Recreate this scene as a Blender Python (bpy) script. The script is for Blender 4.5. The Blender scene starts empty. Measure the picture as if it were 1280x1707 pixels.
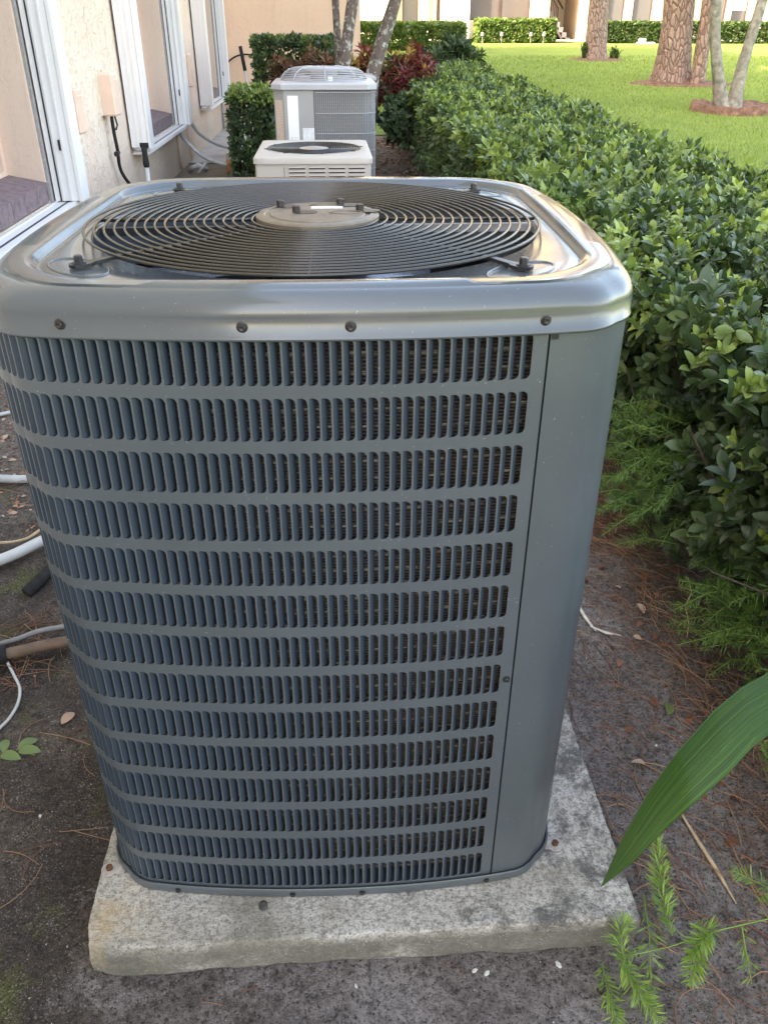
import bpy, math, random
import numpy as np
from mathutils import Vector, Matrix, noise
random.seed(7); rng = np.random.default_rng(7)
R = math.radians; PI = math.pi
scn = bpy.context.scene; COL = scn.collection

# ---------------------------------------------------------------- camera
cam_d = bpy.data.cameras.new('camera'); cam = bpy.data.objects.new('camera', cam_d); COL.objects.link(cam)
cam_d.sensor_fit = 'VERTICAL'; cam_d.sensor_height = 24.0; cam_d.lens = 24.0 * 1354.6 / 1707
cam_d.clip_start = .02; cam_d.clip_end = 800
_p, _y, _r = R(30.6774), R(3.73195), R(.19171)
_f = Vector((math.sin(_y)*math.cos(_p), math.cos(_y)*math.cos(_p), -math.sin(_p)))
_rt = Vector((math.cos(_y), -math.sin(_y), 0)); _u = _rt.cross(_f)
_r2 = _rt*math.cos(_r) + _u*math.sin(_r); _u2 = _u*math.cos(_r) - _rt*math.sin(_r)
CP = Vector((.01884, -1.37797, 1.46925))
cam.matrix_world = Matrix(((_r2.x, _u2.x, -_f.x, CP.x), (_r2.y, _u2.y, -_f.y, CP.y), (_r2.z, _u2.z, -_f.z, CP.z), (0, 0, 0, 1)))
scn.camera = cam
# ---------------------------------------------------------------- light
SUN_EL = R(36); SUN_DIR = Vector((-.90, -.44, 0)).normalized()      # towards the sun
w = bpy.data.worlds.new('World'); scn.world = w; w.use_nodes = True
nt = w.node_tree; bg = nt.nodes['Background']
sky = nt.nodes.new('ShaderNodeTexSky'); sky.sky_type = 'NISHITA'; sky.sun_disc = False
sky.sun_elevation = SUN_EL; sky.sun_rotation = math.atan2(SUN_DIR.x, SUN_DIR.y)
sky.air_density = 1.0; sky.dust_density = 3.0; sky.ozone_density = 1.0
nt.links.new(sky.outputs[0], bg.inputs[0]); bg.inputs[1].default_value = .15
sd = bpy.data.lights.new('sun', 'SUN'); sd.energy = 2.0; sd.angle = R(.6); sd.color = (1, .95, .86)
so = bpy.data.objects.new('sun', sd); COL.objects.link(so)
sv = Vector((SUN_DIR.x*math.cos(SUN_EL), SUN_DIR.y*math.cos(SUN_EL), math.sin(SUN_EL)))
so.rotation_euler = (-sv).to_track_quat('-Z', 'Y').to_euler(); so.location = sv*60
vs = scn.view_settings; vs.view_transform = 'Standard'; vs.look = 'None'; vs.gamma = 1; vs.use_curve_mapping = False
vs.exposure = 3.32
vs.use_white_balance = True; vs.white_balance_temperature = 8600; vs.white_balance_tint = 12

# ---------------------------------------------------------------- materials
def newmat(name):
    m = bpy.data.materials.new(name); m.use_nodes = True
    return m, m.node_tree, m.node_tree.nodes['Principled BSDF']
def N(t, kind, **kw):
    n = t.nodes.new(kind)
    for k, v in kw.items():
        if k in n.inputs: n.inputs[k].default_value = v
        else: setattr(n, k, v)
    return n
def coords(t): return N(t, 'ShaderNodeTexCoord').outputs['Object']
def noise_n(t, vec, scale, detail=4, rough=.55, dist=0):
    n = N(t, 'ShaderNodeTexNoise'); n.inputs['Scale'].default_value = scale; n.inputs['Detail'].default_value = detail
    n.inputs['Roughness'].default_value = rough; n.inputs['Distortion'].default_value = dist
    t.links.new(vec, n.inputs['Vector']); return n.outputs['Fac']
def ramp(t, fac, stops):
    n = N(t, 'ShaderNodeValToRGB'); e = n.color_ramp.elements
    while len(e) < len(stops): e.new(.5)
    for i, (p, c) in enumerate(stops):
        e[i].position = p
        c = (c, c, c) if isinstance(c, (int, float)) else c
        e[i].color = (*c, 1)
    t.links.new(fac, n.inputs[0]); return n.outputs[0]
def mix(t, fac, a, b, mode='MIX'):
    n = N(t, 'ShaderNodeMix', data_type='RGBA', blend_type=mode)
    for s, v in ((0, fac), (6, a), (7, b)):
        if hasattr(v, 'links'): t.links.new(v, n.inputs[s])
        elif s == 0: n.inputs[0].default_value = v
        else: n.inputs[s].default_value = (*v, 1)
    return n.outputs[2]
def math_n(t, op, a, b=0, clamp=False):
    n = N(t, 'ShaderNodeMath', operation=op, use_clamp=clamp)
    for i, v in enumerate((a, b)):
        if hasattr(v, 'links'): t.links.new(v, n.inputs[i])
        else: n.inputs[i].default_value = v
    return n.outputs[0]
def bump(t, b, h, strength, dist):
    n = N(t, 'ShaderNodeBump'); n.inputs['Strength'].default_value = strength; n.inputs['Distance'].default_value = dist
    t.links.new(h, n.inputs['Height']); t.links.new(n.outputs[0], b.inputs['Normal'])
def mapping(t, vec, scale=(1, 1, 1), rot=(0, 0, 0)):
    n = N(t, 'ShaderNodeMapping'); n.inputs['Scale'].default_value = scale; n.inputs['Rotation'].default_value = rot
    t.links.new(vec, n.inputs[0]); return n.outputs[0]
def plain(name, c, rough=.5, metal=0, spec=.5, var=.12, scale=8, bs=0, bd=.002, coat=0, speck=0):
    m, t, b = newmat(name); v = coords(t)
    n = noise_n(t, v, scale, 5)
    c2 = tuple(max(0, x*(1-var)) for x in c); c1 = tuple(min(1, x*(1+var)) for x in c)
    col = ramp(t, n, [(.3, c2), (.7, c1)])
    if speck:
        s = noise_n(t, v, 260, 2); col = mix(t, ramp(t, s, [(.70, 0.), (.76, speck)]), col, (.55, .56, .56))
    t.links.new(col, b.inputs['Base Color'])
    b.inputs['Roughness'].default_value = rough; b.inputs['Metallic'].default_value = metal
    b.inputs['Specular IOR Level'].default_value = spec; b.inputs['Coat Weight'].default_value = coat
    b.inputs['Coat Roughness'].default_value = .08
    rr = ramp(t, noise_n(t, v, scale*2.3, 4), [(.3, max(0, rough-.06)), (.7, min(1, rough+.08))])
    t.links.new(rr, b.inputs['Roughness'])
    if bs: bump(t, b, noise_n(t, v, scale*6, 5), bs, bd)
    return m
M = {}
M['paint'] = plain('slate_paint', (.104, .121, .133), .36, .35, .5, .05, 5, 0, .0006, .25, .4)
M['paint_cap'] = plain('cap_paint', (.070, .082, .090), .19, .0, .55, .05, 5, 0, .0006, .35, .2)
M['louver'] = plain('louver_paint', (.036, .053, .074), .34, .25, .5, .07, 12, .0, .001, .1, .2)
M['black'] = plain('black_steel', (.02, .021, .023), .35, 0, .5, .2, 30)
M['wire'] = plain('grille_wire', (.060, .054, .046), .20, .5, .5, .06, 40)
M['hub'] = plain('hub_plate', (.17, .135, .10), .42, .2, .5, .2, 30, .2, .001)
M['dark'] = plain('dark_cavity', (.03, .032, .036), .4, 0, .5, .2, 10)
M['blade'] = plain('fan_blade', (.30, .33, .40), .25, .7, .5, .15, 10)
M['steel'] = plain('screw_steel', (.055, .050, .050), .35, .6, .5, .3, 90)
M['rust'] = plain('rusty_bolt', (.12, .055, .03), .8, .1, .3, .4, 120, .3, .001)
M['washer'] = plain('washer', (.36, .32, .29), .6, .2, .4, .25, 80)
M['label'] = plain('white_label', (.82, .82, .80), .5, 0, .4, .02, 30)
M['beige'] = plain('beige_paint', (.50, .45, .40), .45, 0, .4, .06, 4, .05, .001)
M['grey_unit'] = plain('grey_unit_paint', (.34, .33, .33), .45, 0, .4, .05, 4)
M['light_unit'] = plain('light_grey_paint', (.43, .43, .45), .4, 0, .4, .05, 4)
M['shutter'] = plain('shutter_white', (.80, .77, .755), .4, 0, .4, .03, 3)
M['shutter_b'] = plain('shutter_right_white', (.80, .775, .755), .4, 0, .4, .03, 3)  # white of the right-hand stacks, nearly the same as the other shutter white
M['alu'] = plain('aluminium', (.55, .55, .54), .35, .8, .5, .1, 10)
M['pvc'] = plain('pvc_white', (.46, .46, .44), .5, 0, .4, .10, 20, .05, .001)
M['pvc_dirty'] = plain('conduit_grey', (.42, .43, .43), .5, 0, .4, .2, 14)
M['rubber'] = plain('black_insulation', (.022, .022, .022), .85, 0, .2, .3, 50, .5, .003)
M['pipe_brown'] = plain('pipe_brown', (.13, .085, .06), .6, 0, .3, .35, 25, .2, .002)
M['cable_grey'] = plain('cable_grey', (.22, .21, .20), .6, 0, .3, .2, 25)
M['box_peach'] = plain('conduit_cover', (.80, .57, .45), .6, 0, .3, .05, 8)
M['caulk'] = plain('pale_caulk', (.78, .70, .57), .7, 0, .3, .05, 30)
M['hose_red'] = plain('hose_red', (.35, .05, .04), .5, 0, .3, .2, 20)
M['orange'] = plain('orange_stain', (.55, .22, .09), .7, 0, .3, .3, 30)
M['stem'] = plain('stem_brown', (.075, .055, .04), .85, 0, .2, .4, 40, .4, .004)
M['stem_green'] = plain('stem_green', (.16, .25, .06), .6, 0, .3, .2, 20)
M['straw'] = plain('dry_reed', (.50, .37, .24), .7, 0, .3, .25, 60, .2, .002)
M['pale_stick'] = plain('pale_stick', (.62, .57, .52), .7, 0, .3, .2, 60)
M['rail'] = plain('bronze_rail', (.09, .055, .045), .5, .3, .4, .2, 10)
M['tile'] = plain('sill_tile', (.20, .14, .145), .6, 0, .3, .3, 25, .2, .002)
M['trim_grey'] = plain('window_bead', (.33, .31, .30), .6, 0, .3, .2, 40)
M['white_chip'] = plain('white_shell', (.55, .54, .50), .6, 0, .3, .1, 30)
M['tar'] = plain('tar', (.075, .07, .062), .9, 0, .2, .4, 200, .5, .002)

def stucco(name, c, c2, bscale, bstr, bdist):
    m, t, b = newmat(name); v = coords(t)
    n = noise_n(t, v, 1.3, 5, .6); n2 = noise_n(t, v, 26, 5, .65, .6)
    col = mix(t, ramp(t, n, [(.35, 0.), (.7, 1.)]), c, c2)
    col = mix(t, ramp(t, n2, [(.30, .35), (.45, 0.)]), col, tuple(x*.78 for x in c2))
    sz = N(t, 'ShaderNodeSeparateXYZ'); t.links.new(v, sz.inputs[0])
    dz = N(t, 'ShaderNodeMapRange'); dz.inputs[1].default_value = .45; dz.inputs[2].default_value = .0; t.links.new(math_n(t, 'ADD', sz.outputs[2], math_n(t, 'MULTIPLY', n, -.3)), dz.inputs[0])
    st = noise_n(t, mapping(t, v, (9, 9, .8)), 1, 6, .65)
    col = mix(t, math_n(t, 'MULTIPLY', dz.outputs[0], .55), col, (.36, .28, .22))
    col = mix(t, ramp(t, st, [(.56, 0.), (.72, .22)]), col, (.42, .33, .27))
    t.links.new(col, b.inputs['Base Color']); b.inputs['Roughness'].default_value = .9; b.inputs['Specular IOR Level'].default_value = .25
    h = noise_n(t, v, bscale, 6, .62, .8)
    h = ramp(t, h, [(.34, 0.), (.50, .8), (.7, 1.)])
    bump(t, b, h, bstr, bdist); return m
M['stucco'] = stucco('rough_stucco', (.84, .69, .555), (.84, .62, .50), 17, .85, .009)
M['stucco_smooth'] = stucco('smooth_stucco', (.78, .55, .40), (.74, .51, .37), 9, .45, .006)
M['reveal'] = stucco('window_reveal', (.76, .57, .45), (.72, .53, .42), 30, .35, .003)
M['facade'] = stucco('far_facade', (.56, .43, .31), (.52, .40, .29), 6, .3, .005)
M['facade_white'] = stucco('far_facade_white', (.62, .59, .55), (.60, .57, .52), 6, .2, .005)

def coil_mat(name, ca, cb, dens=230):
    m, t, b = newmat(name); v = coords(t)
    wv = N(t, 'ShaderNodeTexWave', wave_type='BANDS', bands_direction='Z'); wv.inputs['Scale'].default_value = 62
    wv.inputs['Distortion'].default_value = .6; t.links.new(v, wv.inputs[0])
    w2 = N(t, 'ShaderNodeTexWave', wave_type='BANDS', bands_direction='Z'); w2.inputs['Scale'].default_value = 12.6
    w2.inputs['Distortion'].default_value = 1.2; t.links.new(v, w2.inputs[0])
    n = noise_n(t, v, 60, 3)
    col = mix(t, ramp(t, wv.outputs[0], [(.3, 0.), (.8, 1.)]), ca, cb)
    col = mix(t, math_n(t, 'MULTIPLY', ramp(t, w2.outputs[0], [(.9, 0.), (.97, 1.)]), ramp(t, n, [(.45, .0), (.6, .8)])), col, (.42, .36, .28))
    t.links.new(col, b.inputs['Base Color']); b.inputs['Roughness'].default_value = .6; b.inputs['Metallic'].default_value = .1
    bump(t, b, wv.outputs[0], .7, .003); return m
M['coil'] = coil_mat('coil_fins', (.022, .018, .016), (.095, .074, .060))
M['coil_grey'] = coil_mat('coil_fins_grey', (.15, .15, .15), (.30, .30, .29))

def concrete_mat():
    m, t, b = newmat('pad_concrete'); v = coords(t)
    n1 = noise_n(t, v, 4.5, 8, .62); n2 = noise_n(t, v, 90, 5, .7); n3 = noise_n(t, v, 300, 3)
    col = ramp(t, n1, [(.34, (.24, .215, .175)), (.46, (.42, .385, .33)), (.60, (.56, .525, .475))])
    col = mix(t, ramp(t, n2, [(.38, .75), (.54, 0.)]), col, (.17, .155, .125))
    col = mix(t, ramp(t, noise_n(t, v, 210, 3, .7), [(.36, .8), (.47, 0.)]), col, (.13, .12, .10))
    # grey-black lichen, denser towards the right of the slab
    sx = N(t, 'ShaderNodeSeparateXYZ'); t.links.new(v, sx.inputs[0])
    mx = N(t, 'ShaderNodeMapRange'); mx.inputs[1].default_value = -.35; mx.inputs[2].default_value = .5; mx.inputs[3].default_value = -.06; mx.inputs[4].default_value = .10
    t.links.new(sx.outputs[0], mx.inputs[0])
    li = math_n(t, 'ADD', noise_n(t, v, 13, 10, .78), mx.outputs[0])
    col = mix(t, ramp(t, li, [(.56, 0.), (.68, .85)]), col, (.085, .083, .076))
    gr = noise_n(t, v, 6, 6, .7)
    # algae on the lower part of the faces
    mz = N(t, 'ShaderNodeMapRange'); mz.inputs[1].default_value = .088; mz.inputs[2].default_value = .06; t.links.new(sx.outputs[2], mz.inputs[0])
    col = mix(t, math_n(t, 'MULTIPLY', mz.outputs[0], ramp(t, math_n(t, 'ADD', gr, mx.outputs[0]), [(.34, .15), (.55, .85)])), col, (.13, .122, .10))
    yl = noise_n(t, v, 8, 5, .6)
    col = mix(t, math_n(t, 'MULTIPLY', ramp(t, yl, [(.46, 0.), (.66, .6)]), ramp(t, math_n(t, 'ADD', sx.outputs[0], .6), [(.18, 1.), (.30, 0.)])), col, (.42, .29, .14))
    col = mix(t, math_n(t, 'MULTIPLY', ramp(t, n3, [(.60, 0.), (.68, .8)]), ramp(t, noise_n(t, v, 38, 4, .7), [(.44, 0.), (.62, 1.)])), col, (.62, .60, .56))
    t.links.new(col, b.inputs['Base Color']); b.inputs['Roughness'].default_value = .92; b.inputs['Specular IOR Level'].default_value = .2
    bump(t, b, math_n(t, 'ADD', n2, n3), .8, .004); return m
M['concrete'] = concrete_mat()

def soil_mat():
    m, t, b = newmat('dark_soil'); v = coords(t)
    sx = N(t, 'ShaderNodeSeparateXYZ'); t.links.new(v, sx.inputs[0])
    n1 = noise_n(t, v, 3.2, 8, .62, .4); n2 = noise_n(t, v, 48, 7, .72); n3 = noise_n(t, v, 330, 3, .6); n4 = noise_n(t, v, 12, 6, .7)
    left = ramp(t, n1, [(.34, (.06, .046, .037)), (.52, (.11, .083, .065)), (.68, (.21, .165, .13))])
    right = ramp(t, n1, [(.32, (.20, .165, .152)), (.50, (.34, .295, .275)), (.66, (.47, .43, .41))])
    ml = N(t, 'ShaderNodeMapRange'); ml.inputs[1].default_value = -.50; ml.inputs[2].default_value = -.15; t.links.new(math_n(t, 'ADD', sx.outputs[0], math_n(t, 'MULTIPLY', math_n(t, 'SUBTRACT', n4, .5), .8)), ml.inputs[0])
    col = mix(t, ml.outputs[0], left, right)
    # paler sandy ground further up the left side
    ms = N(t, 'ShaderNodeMapRange'); ms.inputs[1].default_value = .8; ms.inputs[2].default_value = 1.7; t.links.new(math_n(t, 'ADD', sx.outputs[1], math_n(t, 'MULTIPLY', math_n(t, 'SUBTRACT', n4, .5), 1.2)), ms.inputs[0])
    col = mix(t, math_n(t, 'MULTIPLY', ms.outputs[0], .8), col, mix(t, n4, (.26, .19, .14), (.42, .34, .27)))
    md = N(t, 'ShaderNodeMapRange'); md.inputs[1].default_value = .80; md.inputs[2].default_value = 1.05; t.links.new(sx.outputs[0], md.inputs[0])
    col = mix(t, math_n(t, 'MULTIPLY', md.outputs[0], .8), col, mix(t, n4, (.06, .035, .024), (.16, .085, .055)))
    col = mix(t, ramp(t, n2, [(.34, .75), (.56, 0.)]), col, (.03, .025, .021))
    col = mix(t, ramp(t, noise_n(t, v, 26, 8, .8), [(.58, 0.), (.70, .6)]), col, (.04, .036, .034))
    moss = math_n(t, 'MULTIPLY', ramp(t, noise_n(t, v, 4.5, 7, .7), [(.56, 0.), (.66, .9)]), math_n(t, 'SUBTRACT', 1.0, ml.outputs[0]))
    col = mix(t, moss, col, mix(t, n3, (.07, .085, .02), (.17, .18, .045)))
    g1 = noise_n(t, v, 150, 4, .75); g2 = noise_n(t, v, 240, 2, .6)
    col = mix(t, ramp(t, g1, [(.38, .85), (.48, 0.)]), col, (.022, .018, .016))
    col = mix(t, math_n(t, 'MULTIPLY', ramp(t, g2, [(.58, 0.), (.66, .8)]), ramp(t, n4, [(.42, .15), (.60, 1.)])), col, mix(t, n4, (.30, .24, .22), (.52, .48, .45)))
    col = mix(t, ramp(t, n3, [(.64, 0.), (.72, .6)]), col, (.60, .56, .53))
    t.links.new(col, b.inputs['Base Color']); b.inputs['Roughness'].default_value = .92; b.inputs['Specular IOR Level'].default_value = .25
    bump(t, b, math_n(t, 'ADD', math_n(t, 'MULTIPLY', n2, 2.), math_n(t, 'MULTIPLY', g1, 1.2)), 1., .010); return m
M['soil'] = soil_mat()

def lawn_mat():
    m, t, b = newmat('lawn_grass'); v = coords(t)
    n1 = noise_n(t, v, .7, 6, .6); n2 = noise_n(t, v, 45, 6, .7)
    col = ramp(t, n1, [(.3, (.175, .245, .055)), (.55, (.235, .315, .07)), (.75, (.32, .375, .095))])
    col = mix(t, ramp(t, n2, [(.35, .5), (.62, 0.)]), col, (.09, .15, .03))
    col = mix(t, ramp(t, noise_n(t, v, 9, 5, .7), [(.6, 0.), (.75, .5)]), col, (.24, .30, .07))
    t.links.new(col, b.inputs['Base Color']); b.inputs['Roughness'].default_value = .9; b.inputs['Specular IOR Level'].default_value = .15
    bump(t, b, n2, .9, .03); return m
M['lawn'] = lawn_mat()
M['mulch'] = plain('mulch', (.21, .115, .08), .9, 0, .2, .5, 14, .8, .02)
M['walk'] = plain('walk_concrete', (.40, .37, .345), .9, 0, .2, .2, 3, .4, .003)
M['walk_far'] = plain('far_walk', (.58, .54, .48), .9, 0, .2, .1, 1)

def leaf_mat(name, stops, rough=.42, trans=.25, spec=.45):
    m, t, b = newmat(name)
    a = N(t, 'ShaderNodeAttribute', attribute_name='tint'); v = coords(t)
    n = noise_n(t, v, 60, 3)
    f = math_n(t, 'ADD', a.outputs['Fac'], math_n(t, 'MULTIPLY', math_n(t, 'SUBTRACT', n, .5), .18))
    col = ramp(t, f, stops)
    t.links.new(col, b.inputs['Base Color']); b.inputs['Roughness'].default_value = rough; b.inputs['Specular IOR Level'].default_value = spec
    tr = N(t, 'ShaderNodeBsdfTranslucent'); t.links.new(mix(t, 1., col, (.9, 1.0, .5), 'MULTIPLY'), tr.inputs[0])
    ms = N(t, 'ShaderNodeMixShader'); ms.inputs[0].default_value = trans
    t.links.new(b.outputs[0], ms.inputs[1]); t.links.new(tr.outputs[0], ms.inputs[2])
    t.links.new(ms.outputs[0], t.nodes['Material Output'].inputs[0]); return m
M['leaf'] = leaf_mat('hedge_leaf', [(0, (.034, .060, .030)), (.35, (.075, .125, .054)), (.62, (.18, .25, .078)), (.85, (.35, .45, .105)), (1, (.36, .24, .11))], .36)
M['leaf_far'] = leaf_mat('far_leaf', [(0, (.035, .065, .022)), (.5, (.085, .15, .040)), (1, (.19, .28, .06))], .5)
M['croton'] = leaf_mat('croton_leaf', [(0, (.06, .09, .035)), (.25, (.13, .05, .04)), (.5, (.25, .045, .055)), (.75, (.42, .16, .10)), (1, (.52, .38, .08))], .38)
M['rust_leaf'] = leaf_mat('wilted_croton_leaf', [(0, (.06, .085, .035)), (.4, (.17, .08, .055)), (.7, (.26, .12, .08)), (1, (.16, .17, .06))], .55)
M['fern'] = leaf_mat('fern_leaflet', [(0, (.045, .11, .04)), (.5, (.12, .24, .06)), (1, (.30, .45, .09))], .45, .3)
M['grass'] = leaf_mat('grass_blade', [(0, (.17, .245, .055)), (.5, (.245, .33, .075)), (1, (.36, .42, .11))], .6, .3)
M['needle'] = leaf_mat('pine_needle_dry', [(0, (.13, .055, .035)), (.5, (.26, .115, .065)), (1, (.40, .24, .14))], .6, .05)
M['dead'] = leaf_mat('dead_leaf', [(0, (.12, .045, .025)), (.5, (.26, .105, .055)), (.8, (.42, .23, .15)), (1, (.45, .38, .30))], .7, .1)
M['pine'] = leaf_mat('pine_foliage', [(0, (.03, .06, .02)), (1, (.09, .14, .045))], .5, .15)
M['chip'] = leaf_mat('gravel_grain', [(0, (.035, .03, .027)), (.4, (.15, .125, .11)), (.75, (.36, .31, .29)), (1, (.7, .66, .63))], .8, 0)

def blade_mat():
    m, t, b = newmat('palm_blade'); v = N(t, 'ShaderNodeAttribute', attribute_name='across')
    u = N(t, 'ShaderNodeAttribute', attribute_name='along')
    cx = N(t, 'ShaderNodeCombineXYZ'); t.links.new(v.outputs['Fac'], cx.inputs[0]); t.links.new(u.outputs['Fac'], cx.inputs[1])
    s = noise_n(t, mapping(t, cx.outputs[0], (34, 1.4, 1)), 1.0, 5, .6)
    col = ramp(t, s, [(.36, (.022, .060, .012)), (.50, (.036, .092, .015)), (.66, (.066, .145, .024))])
    col = mix(t, ramp(t, noise_n(t, mapping(t, cx.outputs[0], (5, 9, 1)), 1, 6, .7), [(.60, 0.), (.75, .35)]), col, (.22, .34, .06))
    t.links.new(col, b.inputs['Base Color']); b.inputs['Roughness'].default_value = .42; b.inputs['Specular IOR Level'].default_value = .30
    bump(t, b, s, .35, .002)
    tr = N(t, 'ShaderNodeBsdfTranslucent'); t.links.new(col, tr.inputs[0])
    ms = N(t, 'ShaderNodeMixShader'); ms.inputs[0].default_value = .2
    t.links.new(b.outputs[0], ms.inputs[1]); t.links.new(tr.outputs[0], ms.inputs[2]); t.links.new(ms.outputs[0], t.nodes['Material Output'].inputs[0])
    return m
M['blade_leaf'] = blade_mat()
def bark_mat(name, a, c, d, sc, st):
    m, t, b = newmat(name); v = coords(t); vm = mapping(t, v, (1, 1, st))
    vo = N(t, 'ShaderNodeTexVoronoi', feature='DISTANCE_TO_EDGE'); vo.inputs['Scale'].default_value = sc
    wv = mix(t, .12, vm, N(t, 'ShaderNodeTexNoise').outputs['Color']); t.links.new(wv, vo.inputs[0])
    n = noise_n(t, v, sc*1.2, 6, .7)
    col = mix(t, n, a, c); col = mix(t, ramp(t, vo.outputs[0], [(.0, 1.), (.10, 0.)]), col, d)
    t.links.new(col, b.inputs['Base Color']); b.inputs['Roughness'].default_value = .9
    bump(t, b, math_n(t, 'ADD', ramp(t, vo.outputs[0], [(0, 0.), (.2, 1.)]), n), .9, .03); return m
M['pine_bark'] = bark_mat('pine_bark', (.25, .14, .11), (.46, .35, .29), (.15, .085, .065), 17, .40)
M['palm_bark'] = plain('palm_bark', (.25, .235, .20), .85, 0, .2, .45, 14, .6, .015)
def lichen_mat():
    m, t, b = newmat('lichen_bark'); v = coords(t)
    n = noise_n(t, v, 16, 6, .7); n2 = noise_n(t, mapping(t, v, (1, 1, .4)), 30, 6, .7)
    col = ramp(t, n2, [(.3, (.07, .05, .045)), (.7, (.20, .155, .13))])
    col = mix(t, ramp(t, n, [(.52, 0.), (.60, .9)]), col, (.46, .47, .42))
    t.links.new(col, b.inputs['Base Color']); b.inputs['Roughness'].default_value = .9; bump(t, b, n2, .6, .01); return m
M['lichen'] = lichen_mat()
def glass_mat(name, c, rough=.08):
    m, t, b = newmat(name); v = coords(t); n = noise_n(t, mapping(t, v, (1, 1, .3)), 3, 3)
    t.links.new(mix(t, n, tuple(x*.7 for x in c), c), b.inputs['Base Color'])
    b.inputs['Roughness'].default_value = rough; b.inputs['Specular IOR Level'].default_value = .7; return m
M['glass'] = glass_mat('window_glass', (.22, .22, .21), .15)
M['glass_dark'] = glass_mat('far_window_glass', (.12, .12, .125), .1)
M['screen'] = glass_mat('porch_screen', (.10, .085, .08), .5)
def print_mat(name, paper, ink, sc):
    m, t, b = newmat(name); v = coords(t)
    wv = N(t, 'ShaderNodeTexWave', wave_type='BANDS', bands_direction='Z'); wv.inputs['Scale'].default_value = sc; t.links.new(v, wv.inputs[0])
    n = noise_n(t, mapping(t, v, (160, 160, sc*.6)), 1, 3)
    k = math_n(t, 'MULTIPLY', ramp(t, wv.outputs[0], [(.55, 0.), (.62, 1.)]), ramp(t, n, [(.46, 0.), (.5, .7)]))
    t.links.new(mix(t, k, paper, ink), b.inputs['Base Color']); b.inputs['Roughness'].default_value = .5; return m
M['print_tan'] = print_mat('printed_tan_label', (.66, .55, .47), (.40, .27, .22), 26)
M['print_white'] = print_mat('printed_white_label', (.80, .80, .80), (.35, .35, .36), 30)

# ---------------------------------------------------------------- mesh helpers
def mesh(name, V, F, mat, smooth=False, attrs=None):
    me = bpy.data.meshes.new(name); V = np.asarray(V, np.float32).reshape(-1, 3)
    if isinstance(F, np.ndarray):
        k = F.shape[1]; n = len(F)
        me.vertices.add(len(V)); me.vertices.foreach_set('co', V.ravel())
        me.loops.add(n*k); me.loops.foreach_set('vertex_index', F.astype(np.int32).ravel())
        me.polygons.add(n); me.polygons.foreach_set('loop_start', np.arange(0, n*k, k, dtype=np.int32))
        me.polygons.foreach_set('loop_total', np.full(n, k, np.int32)); me.update(calc_edges=True)
    else:
        me.from_pydata(V.tolist(), [], F); me.update()
    if smooth: me.polygons.foreach_set('use_smooth', np.ones(len(me.polygons), bool))
    if attrs:
        for k, v in attrs.items():
            a = me.attributes.new(k, 'FLOAT', 'POINT'); a.data.foreach_set('value', np.asarray(v, np.float32))
    if mat: me.materials.append(mat)
    return me
def put(name, me, parent=None, loc=(0, 0, 0), rot=(0, 0, 0), scale=1):
    o = bpy.data.objects.new(name, me); COL.objects.link(o)
    o.location = loc; o.rotation_euler = rot; o.scale = (scale,)*3 if isinstance(scale, (int, float)) else scale
    if parent: o.parent = parent
    return o
def tag(o, label, cat, group=None, kind=None):
    o['label'] = label; o['category'] = cat
    if group: o['group'] = group
    if kind: o['kind'] = kind
    return o
def thing(name, label, cat, loc=(0, 0, 0), rz=0, group=None):
    o = bpy.data.objects.new(name, None); COL.objects.link(o); o.location = loc; o.rotation_euler = (0, 0, rz)
    o.empty_display_size = .1
    return tag(o, label, cat, group)
def structure(o): o['kind'] = 'structure'; return o
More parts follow.
